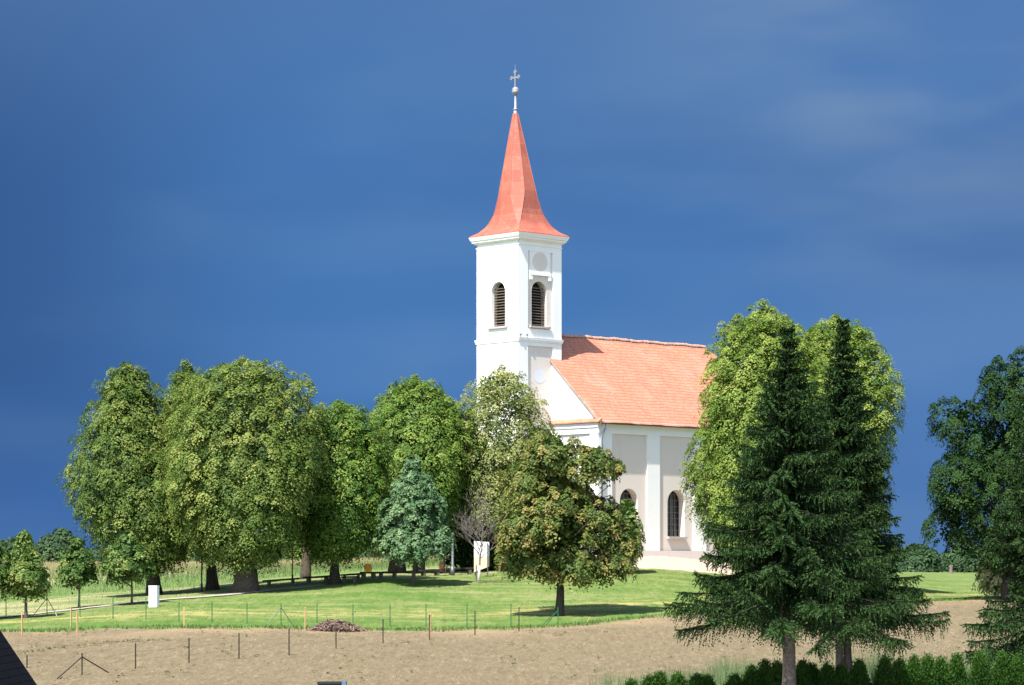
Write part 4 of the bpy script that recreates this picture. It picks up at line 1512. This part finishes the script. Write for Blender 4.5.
# ------------------------------------------------------------------ thuja hedge
def thuja(seed):
    rng = np.random.default_rng(seed)
    root = empty('thuja', (0, 0, 0))
    n = 420
    t_ = rng.uniform(0, 1, n) ** .85
    th = rng.uniform(0, 6.28, n)
    rr = np.interp(t_, [0, .2, .6, .85, 1], [.24, .29, .25, .12, .01]) * (1 + .10 * np.sin(3 * th + seed)) * rng.uniform(.75, 1.05, n)
    c = np.stack([rr * np.cos(th), rr * np.sin(th), t_ * 1.64 + .02], 1)
    ax = unit(np.stack([np.cos(th) * .8, np.sin(th) * .8, np.full(n, .75)], 1))
    per = 22
    N = n * per
    C_ = np.repeat(c, per, 0)
    A_ = np.repeat(ax, per, 0)
    p = C_ + rng.normal(size=(N, 3)) * np.array([.05, .05, .085])
    dr = unit(A_ * .6 + np.array([0, 0, .9]) + rng.normal(size=(N, 3)) * .38)
    wv = unit(np.cross(dr, rng.normal(size=(N, 3))))
    L = rng.uniform(.03, .065, N)[:, None]
    v = np.stack([p - dr * L * .4, p + wv * .016, p + dr * L, p - wv * .016], 1).reshape(-1, 3)
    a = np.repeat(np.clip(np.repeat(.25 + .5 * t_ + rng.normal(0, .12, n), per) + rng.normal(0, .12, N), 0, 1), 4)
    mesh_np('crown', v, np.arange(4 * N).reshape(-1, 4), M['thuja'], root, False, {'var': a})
    b = MB()
    b.tube([(0, 0, -.1), (0, 0, .5), (0.01, 0, 1.2)], [.04, .03, .01], 6)
    b.build('trunk', M['barkdark'], root)
    return root


TH = [(632, 681), (650, 677), (660, 674), (678, 675), (697, 676), (707, 677), (735, 676), (752, 668), (765, 663), (777, 664), (803, 662), (812, 666), (827, 666), (841, 667),
      (859, 663), (885, 659), (900, 661), (914, 659), (928, 658), (941, 660), (957, 657), (981, 655), (1003, 655), (1018, 658), (1036, 657)]
protos = [thuja(s) for s in (61, 62, 63)]
ordn = ['first', 'second', 'third', 'fourth', 'fifth', 'sixth', 'seventh', 'eighth', 'ninth', 'tenth', 'eleventh', 'twelfth', 'thirteenth', 'fourteenth', 'fifteenth',
        'sixteenth', 'seventeenth', 'eighteenth', 'nineteenth', 'twentieth', 'twenty-first', 'twenty-second', 'twenty-third', 'twenty-fourth', 'twenty-fifth']
for i, (xs, yt) in enumerate(TH):
    Y = 66 + (i % 3) * .12
    X = (xs - 512) / F * Y
    g = H(X, Y)
    hgt = (HZ - yt) / F * Y - g
    pr = protos[i % 3]
    sc = (1.0 + .08 * math.sin(i * 2.1), 1.0, hgt / 1.72)
    if i < 3:
        o = pr
        o.location = (X, Y, g)
        o.scale = sc
        o.rotation_euler = (0, 0, i * 1.3)
    else:
        o = copy_tree(pr, (X, Y, g), i * 1.7, sc)
    tag(o, '%s conifer from the left in the clipped-looking thuja hedge' % ordn[i], 'hedge plant', 'thuja hedge along the field')


# ------------------------------------------------------------------ grass stuff
def blades(name, label, P, hgt, wid, rng, matk, lean=.25, var=None):
    N = len(P)
    an = rng.uniform(0, 6.28, N)
    dx_ = np.cos(an) * wid
    dy_ = np.sin(an) * wid
    h = hgt * rng.uniform(.5, 1.15, N)
    tip = P + np.stack([rng.normal(0, lean, N) * h, rng.normal(0, lean, N) * h, h], 1)
    a_ = P + np.stack([dx_, dy_, np.full(N, -.02)], 1)
    b_2 = P - np.stack([dx_, dy_, np.full(N, .02)], 1)
    v = np.stack([a_, b_2, tip], 1).reshape(-1, 3)
    va = var if var is not None else rng.uniform(0, 1, N)
    o = mesh_np(name, v, np.arange(3 * N).reshape(-1, 3), M[matk], None, False, {'var': np.repeat(np.clip(va, 0, 1), 3)})
    tag(o, label, 'grass', kind='stuff')
    return o


rg = np.random.default_rng(77)


def scatter(n, x0, x1, y0, y1):
    xs = rg.uniform(x0, x1, n)
    Y = np.sqrt(rg.uniform(y0 ** 2, y1 ** 2, n))
    X = (xs - 512) / F * Y
    return xs, Y, X


# weeds behind the hedge
xs, Y, X = scatter(26000, 575, 1060, 68, 86)
P = np.stack([X, Y, H_np(X, Y)], 1)
keep = rg.uniform(size=len(X)) < np.clip((xs - 585) / 90, 0.0, 1) * (0.55 + .45 * np.sin(X * 2.0 + Y))
hh = .75 + .35 * np.clip((xs - 700) / 300, 0, 1)
hh = hh + .30 * (np.sin(xs * .045) > .5)
blades('tall_weeds', 'tall pale green weeds behind the thuja hedge', P[keep], hh[keep], .011, rg, 'tallgrass', .16)
# meadow stalks beyond the path
xs, Y, X = scatter(90000, -60, 640, 160, 330)
pl = np.where(xs < 480, PATHL(xs), 200)
keep = (Y > pl + 24 + 6 * np.sin(X * .35)) & (rg.uniform(size=len(X)) < .35 + .65 * np.clip((Y - 215) / 60, 0, 1))
P = np.stack([X, Y, H_np(X, Y)], 1)[keep]
Yk = Y[keep]
blades('meadow_grass', 'tall straw coloured meadow grass behind the lime trees', P, .30 + .35 * np.clip((Yk - 200) / 60, 0, 1), .022, rg, 'meadowgrass', .2,
       var=rg.normal(.18, .15, len(Yk)) + .6 * np.clip((Yk - 232) / 55, 0, 1))
# lawn blades, denser along the ragged field edge
xs, Y, X = scatter(150000, -40, 1060, 138, 190)
fdv = Y - FIELD(xs)
keep = (fdv > -.6 + .8 * np.sin(X * 1.3) * np.sin(X * .37)) & ((xs < 560) | (xs > 740) | (Y < 183)) & ~((xs < 480) & (np.abs(Y - PATHL(np.clip(xs, -260, 480))) < 1.6))
P = np.stack([X, Y, H_np(X, Y)], 1)[keep]
fk = fdv[keep]
sel = (fk < 2.0) | (rg.uniform(size=len(fk)) < .12)
P, fk = P[sel], fk[sel]
hh = np.where(fk < 1.2, .20, .06)
blades('lawn_grass', 'short bright green lawn grass below the church', P, hh, .028, rg, 'lawnblades', .35)
# weeds in the field and a row of seedlings
xs, Y, X = scatter(900, -20, 1040, 98, 150)
fdv = Y - FIELD(xs)
keep = (fdv < -1) & (np.sin(X * .8) + np.sin(Y * .5 + X * .2) + rg.normal(0, .8, len(X)) > .9)
P0 = np.stack([X, Y, H_np(X, Y)], 1)[keep]
srow = []
for k in range(46):
    f = k / 45
    sx_ = 18 + 150 * f + rg.normal(0, 1.5)
    sy_ = 655 - 14 * f - 3 * math.sin(f * 3.1) + rg.normal(0, .5)
    srow.append(ground_at(sx_, sy_))
P0 = np.concatenate([P0, np.array(srow)])
n = len(P0)
v, f, a = leaves_mesh(P0 + np.array([0, 0, .06]), np.tile([0, 0, 1.0], (n, 1)), rg.uniform(.08, .2, n), 12, .05, rg, .6, rg.uniform(.2, .8, n))
tag(mesh_np('field_weeds', v, f, M['weed'], None, False, {'var': a}), 'small weeds and a row of seedlings in the ploughed field', 'weeds', kind='stuff')
# clods
xs, Y, X = scatter(30000, -60, 1080, 92, 178)
fdv = Y - FIELD(xs)
keep = fdv < -.3
X, Y = X[keep], Y[keep]
n = len(X)
c = np.stack([X, Y, H_np(X, Y) + .005], 1)
s = (.018 + .045 * rg.uniform(size=n) ** 3)[:, None]
base_ = np.array([[1, 0, -.2], [-.5, .87, -.2], [-.5, -.87, -.2], [0, 0, .9]])
r_ = rg.uniform(.6, 1.3, (n, 4, 3))
v = (c[:, None, :] + base_[None] * r_ * s[:, :, None]).reshape(-1, 3)
fi = np.array([[0, 1, 3], [1, 2, 3], [2, 0, 3]])
f = (np.arange(n)[:, None, None] * 4 + fi[None]).reshape(-1, 3)
tag(mesh_np('soil_clods', v, f, M['clod'], None, False, {'var': np.repeat(rg.uniform(0, 1, n), 4)}), 'clods of dry soil on the ploughed field', 'soil', kind='stuff')


# ------------------------------------------------------------------ distant woods
def wood(name, label, spots, seed, matk='far', cat='wood', kind='stuff'):
    rng = np.random.default_rng(seed)
    cs, ax, sz, va = [], [], [], []
    for (X, Y, r, h, g) in spots:
        n = int(60 + r * 22)
        d = unit(rng.normal(size=(n, 3)))
        lob = 1 + .22 * lump(d * 2.3, int(abs(X) * 10) + seed)
        p = np.stack([X + d[:, 0] * r * lob, Y + d[:, 1] * r * lob, g + h * .48 + d[:, 2] * h * .52 * lob], 1)
        cs.append(p)
        ax.append(unit(d + np.array([0, 0, .6])))
        sz.append(rng.uniform(.5, 1.0, n) * max(.8, r * .28))
        va.append(np.clip(rng.normal(.4, .15, n) + rng.uniform(-.2, .3), 0, 1))
    v, f, a = leaves_mesh(np.concatenate(cs), np.concatenate(ax), np.concatenate(sz), 40, .24, rng, .7, np.concatenate(va))
    return v, f, a


spots = []
for k in range(76):
    xs = -80 + k * 15.6 + rg.normal(0, 4)
    Y = 385 + rg.uniform(-14, 22)
    X = (xs - 512) / F * Y
    g = H(X, Y)
    topy = 549 + 5 * math.sin(k * .7) + rg.normal(0, 2.5)
    if xs < 20:
        topy = 541
    if 270 < xs < 490:
        topy = 543 + 2 * math.sin(k)
    if 70 < xs < 160:
        topy = 548
    if xs > 860:
        topy = 548 + 6 * math.sin((xs - 860) * .03) + rg.normal(0, 3)
    h = max(1.5, (HZ - topy) / F * Y - g)
    spots.append((X, Y, rg.uniform(1.6, 3.2), h, g - .3))
v, f, a = wood('w', '', spots, 88)
tag(mesh_np('distant_wood', v, f, M['far'], None, False, {'var': a}), 'distant belt of trees beyond the meadow along the horizon', 'wood', kind='stuff')


def far_tree(label, xs, topy, halfw, Y, seed, cdepth=1.0):
    X = (xs - 512) / F * Y
    g = H(X, Y)
    k = F / Y
    h = (HZ - topy) / k - g
    tree('distant_tree', label, 'tree', (X, Y, g), h, [(0, halfw / k * .7), (.25, halfw / k), (.6, halfw / k * .9), (.85, halfw / k * .6), (1, halfw / k * .15)], h * .08,
         matk='far', trunk_r=.2, seed=seed, clump=.9, per=50, leaf=.2, rough=.2, limbs=3, bark='barkdark', group='round trees on the horizon')


far_tree('round dark tree on the horizon between the two young trees at far left', 60, 531, 22, 340, 91)
far_tree('low dark tree on the horizon at far left', 14, 541, 20, 345, 92)
far_tree('round tree on the horizon left of the dark tree at the right edge', 918, 546, 22, 345, 93)
far_tree('low yellow-green bush line tree behind the green strip at right', 968, 552, 18, 350, 94)

# small grey marker at the far edge of the right meadow
g = ground_at(951, 574.5)
mb = MB()
Yk = 320.0
X = (951 - 512) / F * Yk
gz = H(X, Yk)
mb.tube([(X, Yk, gz - .1), (X, Yk, gz + .4), (X, Yk, gz + .8)], [.26, .2, .17], 8)
mb.tube([(X - .22, Yk, gz + .8), (X + .2, Yk, gz + .86)], [.11, .1], 6)
o = mb.build('stone_marker', M['barkspruce'], None, loc=(X, Yk, gz))
tag(o, 'small grey stone marker at the far edge of the right meadow', 'marker')


# ------------------------------------------------------------------ fences
def fence(name, label, feet, tops, m, wires, r=.028, braces=(), mats='wire'):
    root = empty(name, tuple(feet[0]))
    tag(root, label, 'fence')
    for p, t in zip(feet, tops):
        b = MB()
        b.tube([p + Vector((0, 0, -.15)), t], r, 6)
        b.build('post', M[m], root)
    for (p, q_, mk) in braces:
        b = MB()
        b.tube([p, q_], r * .8, 6)
        b.build('brace', M[mk], root)
    for fz in wires:
        b = MB()
        pts = [p + (t - p) * fz for p, t in zip(feet, tops)]
        b.tube(pts, .0035, 4)
        b.build('wire', M[mats], root)


def post_pair(x, yb, yt, ymin=100):
    p = ground_at(x, yb, ymin)
    h = (yb - yt) / F * p.y
    return p, p + Vector((0, 0, h))


back = [(6, 617, 594), (47, 616, 594), (80, 617, 594), (113, 619, 596), (146, 619.5, 598), (179, 622, 602), (212, 623, 603), (247, 623.5, 603.5), (281, 627, 603.5),
        (317, 623, 604), (353, 627, 604), (390, 626, 604), (426, 627, 604), (467, 628, 604), (511, 628, 604), (558, 625, 607)]
pp = [post_pair(*q_) for q_ in back]
br = []
for (i, dxs, mk) in ((1, -14, 'rustpost'), (1, 10, 'wire'), (8, -15, 'greenmetal'), (8, 13, 'wire'), (15, -12, 'greenmetal'), (15, -15, 'greenmetal')):
    f_ = ground_at(back[i][0] + dxs, back[i][1])
    br.append((f_, pp[i][0] + (pp[i][1] - pp[i][0]) * .82, mk))
fence('wire_fence', 'green post and wire fence along the lower edge of the lawn', [p for p, t in pp], [t for p, t in pp], 'greenmetal', (.3, .6, .93), .026, br)
frontp = [(27, 668, 655), (82, 675, 653), (135.5, 669, 643.5), (189, 663.5, 638), (239, 659, 633), (289, 655.5, 629), (336, 649, 624), (383, 644, 619), (429.5, 640, 615),
          (475, 636, 611), (519, 631.5, 607)]
pp = [post_pair(*q_) for q_ in frontp]
br = []
for dxs, dy_ in ((-25, 4), (27, -2)):
    f_ = ground_at(82 + dxs, 675 + dy_)
    br.append((f_, pp[1][0] + (pp[1][1] - pp[1][0]) * .82, 'rustpost'))
fence('wire_fence', 'brown post and wire fence running across the bare field', [p for p, t in pp], [t for p, t in pp], 'rustpost', (.35, .65, .95), .031, br)

SG = 'wooden stakes at the field edge'
for (x, yb, yt, lab) in ((22, 634, 614, 'pale wooden stake nearest the dark roof at lower left'), (71, 626.5, 607, 'wooden stake at the lawn edge right of the second young tree'),
                         (77.5, 636, 613, 'weathered wooden stake standing in the soil just below another stake'), (184, 627.5, 608, 'wooden stake at the lawn edge right of the white cabinet'),
                         (305, 631, 608, 'pale wooden stake beside the brush heap'), (430.5, 638, 614, 'pale wooden stake touching a brown fence post in the field')):
    p, t = post_pair(x, yb, yt)
    b = MB()
    b.box((-.028, -.028, -.2), (.028, .028, (t - p).length))
    b.add([(-.028, -.028, (t - p).length), (.028, -.028, (t - p).length), (.028, .028, (t - p).length), (-.028, .028, (t - p).length), (0, 0, (t - p).length + .06)],
          [(0, 1, 4), (1, 2, 4), (2, 3, 4), (3, 0, 4)])
    o = b.build('wooden_stake', M['newwood'])
    o.location = p
    o.rotation_euler = (random.uniform(-.03, .03), random.uniform(-.03, .03), random.uniform(0, 1))
    tag(o, lab, 'stake', SG)
# short leaning pale stake in the grass
p = ground_at(586, 624)
b = MB()
b.tube([p, p + Vector((.22, 0, .38))], .022, 5)
tag(b.build('wooden_stake', M['newwood'], loc=tuple(p)), 'short leaning pale stake in the grass right of the brownish maple', 'stake', SG)

# brush heap
p = ground_at(336, 631)
rn = random.Random(4)
b = MB()
for k in range(620):
    u = rn.uniform(-1, 1)
    w_ = rn.uniform(-1, 1)
    if u * u + w_ * w_ > 1:
        continue
    hmax = .62 * (1 - abs(u) ** 1.4) * (1 - w_ * w_ * .8)
    c = p + Vector((u * 1.45, w_ * .9, rn.uniform(0, max(.03, hmax))))
    d = Vector((rn.uniform(-1, 1), rn.uniform(-1, 1), rn.uniform(-.4, .5))).normalized() * rn.uniform(.06, .26)
    b.tube([c - d, c + Vector((0, 0, rn.uniform(0, .05))), c + d], [rn.uniform(.012, .04), rn.uniform(.02, .05), .012], 4)
tag(b.build('brush_heap', M['debris'], loc=tuple(p)), 'low heap of brown roots and brushwood at the lawn edge', 'brush heap')


# ------------------------------------------------------------------ benches, bins, poles
def bench(label, x0, x1, yl, yr, ygl, ygr, thick=.11, depth=.38):
    A, B = ground_at(x0, ygl), ground_at(x1, ygr)
    # seats keep one height: level the far end with the near one
    root = empty('park_bench', tuple((A + B) / 2))
    tag(root, label, 'bench', 'benches along the path under the limes')
    ha, hb = (ygl - yl) / F * A.y, (ygr - yr) / F * B.y
    a, b_ = A + Vector((0, 0, ha)), B + Vector((0, 0, hb))
    d = (b_ - a).normalized()
    nrm = Vector((-d.y, d.x, 0)).normalized()
    for s in (-1, 1):
        q_ = MB()
        w = depth / 2 - .02
        o_ = nrm * s * (depth / 4 + .005)
        hw = nrm * (depth / 4 - .01)
        up = Vector((0, 0, thick))
        q_.hexa([a + o_ - hw - up, b_ + o_ - hw - up, b_ + o_ + hw - up, a + o_ + hw - up, a + o_ - hw, b_ + o_ - hw, b_ + o_ + hw, a + o_ + hw])
        q_.build('plank', M['benchwood'], root)
    for f_ in (.17, .83):
        c = a + (b_ - a) * f_
        g_ = A + (B - A) * f_
        dd = d * .09
        hw = nrm * (depth / 2 - .03)
        lo = Vector((c.x, c.y, H(c.x, c.y) - .1))
        hi = c - Vector((0, 0, thick + .003))
        q_ = MB()
        q_.hexa([lo - dd - hw, lo + dd - hw, lo + dd + hw, lo - dd + hw, hi - dd - hw, hi + dd - hw, hi + dd + hw, hi - dd + hw])
        q_.build('leg', M['benchleg'], root)


bench('long dark bench right of the thickest lime trunk', 263, 299, 580.3, 577.8, 586.5, 584)
bench('dark bench between the pale trunk and the slim dark trunk', 304, 331, 576.8, 575.8, 583.5, 582)
bench('dark bench just right of the slim dark trunk, lower front one', 341, 357.5, 576.5, 576, 583, 582)
bench('long dark bench behind the short one, ending at the orange bin', 341, 362, 574.2, 573.2, 580.5, 579)
bench('thick dark bench under the orange bin', 361, 376, 571.8, 571.8, 580, 579.5, .12, .5)
bench('dark bench between the orange bin and the twin lime trunks', 377.5, 398, 571.8, 571.4, 578.5, 578)
bench('dark bench left of the brown bin', 420, 440, 569.8, 569.4, 576, 575.6)
bench('dark bench right of the grey pole, reaching to the white board', 446.5, 474, 568.0, 567.4, 575, 574.4)


def bin_(name, label, x0, x1, yt, yb, yg, mk, panel=None):
    c = ground_at((x0 + x1) / 2, yg)
    k = F / c.y
    w = (x1 - x0) / k / 2
    zt, zb = (HZ - yt) / k, (HZ - yb) / k
    root = empty(name, tuple(c))
    tag(root, label, 'litter bin')
    b = MB()
    n = 10
    vs = []
    for (z, s) in ((zb, .86), (zb + .03, .9), (zt - .06, 1.0), (zt, 1.02)):
        for q_ in range(16):
            th = 2 * math.pi * q_ / 16
            ex = math.copysign(abs(math.cos(th)) ** .6, math.cos(th))
            ey = math.copysign(abs(math.sin(th)) ** .6, math.sin(th))
            vs.append((c.x + ex * w * s, c.y + ey * w * .8 * s, z))
    fs = [(i * 16 + q_, i * 16 + (q_ + 1) % 16, (i + 1) * 16 + (q_ + 1) % 16, (i + 1) * 16 + q_) for i in range(3) for q_ in range(16)]
    fs.append(tuple(range(16)))
    b.add(vs, fs)
    b.build('bucket', M[mk], root)
    b = MB()
    b.tube([(c.x, c.y, zt - .08), (c.x, c.y, zt - .079)], [w * .92, w * .92], 16)
    b.build('opening', M['dark'], root)
    b = MB()
    for s in (-1, 1):
        b.tube([(c.x + s * (w + .03), c.y, c.z - .1), (c.x + s * (w + .03), c.y, zt - .1)], .025, 6)
    b.tube([(c.x - w - .03, c.y, zt - .12), (c.x + w + .03, c.y, zt - .12)], .015, 6)
    b.build('stand', M['benchleg'], root)
    if panel:
        b = MB()
        b.box((c.x - w * .5, c.y - w * .85 - .02, zb + .16), (c.x + w * .5, c.y - w * .85 + .01, zt - .14))
        b.build('panel', M[panel], root)


bin_('litter_bin', 'bright orange litter bin among the benches', 365.3, 370.8, 563.9, 572.0, 581, 'orange')
bin_('litter_bin', 'dark brown litter bin with a reddish panel beside the grey pole', 439.4, 444.8, 562, 571.6, 575.8, 'brownbin', 'redbin')

for (x, yb, yt, r, mk, lab) in ((201.7, 592.5, 556, .045, 'rustpost', 'thin dark pole between the two biggest limes'), (292.5, 583, 548, .035, 'rustpost', 'thin dark pole left of the pale brown trunk'),
                                (452.6, 575.5, 538, .085, 'greymetal', 'grey metal pole behind the benches, right of the brown bin')):
    p, t = post_pair(x, yb, yt)
    root = empty('pole', tuple(p))
    tag(root, lab, 'pole')
    b = MB()
    b.tube([p + Vector((0, 0, -.1)), p + Vector((0, 0, .55)), p + Vector((0, 0, .56)), t], [r * 1.7, r * 1.7, r, r * .9], 10)
    b.build('shaft', M[mk], root, True)
    b = MB()
    b.tube([t, t + Vector((0, 0, .12)), t + Vector((0, 0, .3)), t + Vector((0, 0, .36))], [r, r * 1.3, r * 1.3, .01], 10)
    b.build('cap', M[mk], root, True)

# white board behind the bare tree
b0 = ground_at(481.5, 577)
k = F / b0.y
root = empty('notice_board', tuple(b0))
tag(root, 'tall white and peach board standing behind the leafless tree', 'board')
L0, R0 = (474 - 512) / k, (489.2 - 512) / k
y0, y1 = b0.y, b0.y + .25


def bd(b, x0, x1, zl0, zr0, zl1, zr1, th=.05, dy=0.0):
    f_ = lambda x: (y0 + (y1 - y0) * (x - L0) / (R0 - L0)) + dy
    b.hexa([(x0, f_(x0), zl0), (x1, f_(x1), zr0), (x1, f_(x1) + th, zr0), (x0, f_(x0) + th, zl0), (x0, f_(x0), zl1), (x1, f_(x1), zr1), (x1, f_(x1) + th, zr1), (x0, f_(x0) + th, zl1)])


zt = lambda yy_: (HZ - yy_) / k
b = MB()
bd(b, L0, R0, zt(558), zt(556), zt(541), zt(542))
b.build('upper_panel', M['boardwhite'], root)
b = MB()
bd(b, L0, R0, zt(572.3), zt(566.5), zt(558) - .003, zt(556) - .003)
b.build('lower_panel', M['boardpeach'], root)
b = MB()
for x in (L0 + .1, R0 - .1):
    b.tube([(x, y0 + .16, b0.z - .1), (x, y0 + .16, zt(543))], .04, 6)
b.build('post', M['greymetal'], root)
# thin marker post beside it
p = ground_at(476.3, 582)
b = MB()
b.tube([p, p + Vector((0, 0, 1.05))], .035, 6)
tag(b.build('marker_post', M['greymetal'], loc=tuple(p)), 'short thin grey post left of the leafless tree', 'post')

# white cabinet
c = ground_at(154, 607)
k = F / c.y
root = empty('utility_cabinet', tuple(c))
tag(root, 'white electricity cabinet on the grass beside the gravel path', 'cabinet')
hgt = (607.5 - 586.2) / k
ang = R(-22)
ux, uy = Vector((math.cos(ang), math.sin(ang), 0)), Vector((-math.sin(ang), math.cos(ang), 0))
wd, dp = .52, .28


def cb_(u, v, w_):
    return c + ux * u + uy * v + Vector((0, 0, w_))


b = MB()
b.box((-wd / 2, -dp / 2, -.1), (wd / 2, dp / 2, hgt - .05), cb_)
b.build('body', M['cabinet'], root)
b = MB()
b.box((-wd / 2 - .02, -dp / 2 - .02, hgt - .047), (wd / 2 + .02, dp / 2 + .02, hgt), cb_)
b.build('lid', M['cabinet'], root)
b = MB()
b.box((-wd / 2 + .02, -dp / 2 - .012, .45), (wd / 2 - .02, -dp / 2 - .003, hgt - .42), cb_)
b.build('door', M['cabinet'], root)
b = MB()
b.box((-wd / 2 + .02, -dp / 2 - .012, hgt - .41), (wd / 2 - .02, -dp / 2 - .003, hgt - .07), cb_)
m_ = b.build('meter_door', M['cabinet'], root)
b = MB()
b.box((-.15, -dp / 2 - .016, hgt - .30), (-.08, -dp / 2 - .0125, hgt - .12), cb_)
b.box((.08, -dp / 2 - .016, hgt - .30), (.15, -dp / 2 - .0125, hgt - .12), cb_)
b.build('marking', M['sticker'], m_)

# ------------------------------------------------------------------ near things at the lower edge
root = empty('neighbour_house', (-8.2, 24, -4.2))
tag(root, 'corner of a steep dark slate roof close to the camera at lower left', 'house')
s_ = 55 / 37.0                       # roof steepness
xr = (37 - 512) / F * 22
zr = (HZ - 685) / F * 22
run = 1.9
ridge = (xr - (2.2), zr + 2.2 * s_)
eave = (xr + 0.9, zr - 0.9 * s_)
far_e = (2 * ridge[0] - eave[0], eave[1])
ya, yb_ = 16.0, 22.0
b = MB()
NCs = 90
for side, ee in ((1, eave), (-1, far_e)):
    for i in range(NCs):
        f0, f1 = i / NCs, (i + 1) / NCs
        x0_, z0_ = ee[0] + (ridge[0] - ee[0]) * f0, ee[1] + (ridge[1] - ee[1]) * f0
        x1_, z1_ = ee[0] + (ridge[0] - ee[0]) * f1, ee[1] + (ridge[1] - ee[1]) * f1
        ox = .001 * side
        b.add([(x0_ + ox, ya, z0_ + .001), (x0_ + ox, yb_, z0_ + .001), (x1_, yb_, z1_), (x1_, ya, z1_), (x0_, ya, z0_ - .002), (x0_, yb_, z0_ - .002)], [(0, 1, 2, 3), (4, 5, 1, 0)])
b.build('roof', M['slate'], root)
b = MB()
for y_ in (ya + .25, yb_ - .25):
    b.add([(far_e[0] + .3, y_, -4.4), (eave[0] - .3, y_, -4.4), (eave[0] - .3, y_, eave[1] + .3), (ridge[0], y_, ridge[1] - .12), (far_e[0] + .3, y_, eave[1] + .3)], [(0, 1, 2, 3, 4)])
for x_ in (far_e[0] + .3, eave[0] - .3):
    b.add([(x_, ya + .25, -4.4), (x_, yb_ - .25, -4.4), (x_, yb_ - .25, eave[1] + .3), (x_, ya + .25, eave[1] + .3)], [(0, 1, 2, 3)])
b.build('wall', M['slate'], root)

# dark box with a blue-grey corner poking into the bottom edge
Yb = 88.0
X0, X1 = (317 - 512) / F * Yb, (346 - 512) / F * Yb
gz = H(X0, Yb)
zt_ = (HZ - 682.3) / F * Yb
root = empty('garden_bin', ((X0 + X1) / 2, Yb, gz))
tag(root, 'dark compost bin whose flat lid just shows at the bottom edge', 'compost bin')
b = MB()
b.box((X0 + .03, Yb, gz - .05), (X1 - .15, Yb + .7, zt_ - .06))
b.build('body', M['darkplastic'], root)
b = MB()
b.box((X0, Yb - .04, zt_ - .057), (X1 - .14, Yb + .74, zt_))
b.build('lid', M['darkplastic'], root)
b = MB()
b.box((X1 - .137, Yb - .03, gz), (X1, Yb + .6, zt_ + .03))  # bluish glint at the right end, put into this plate's colour
b.build('glint_plate', M['glintmetal'], root)
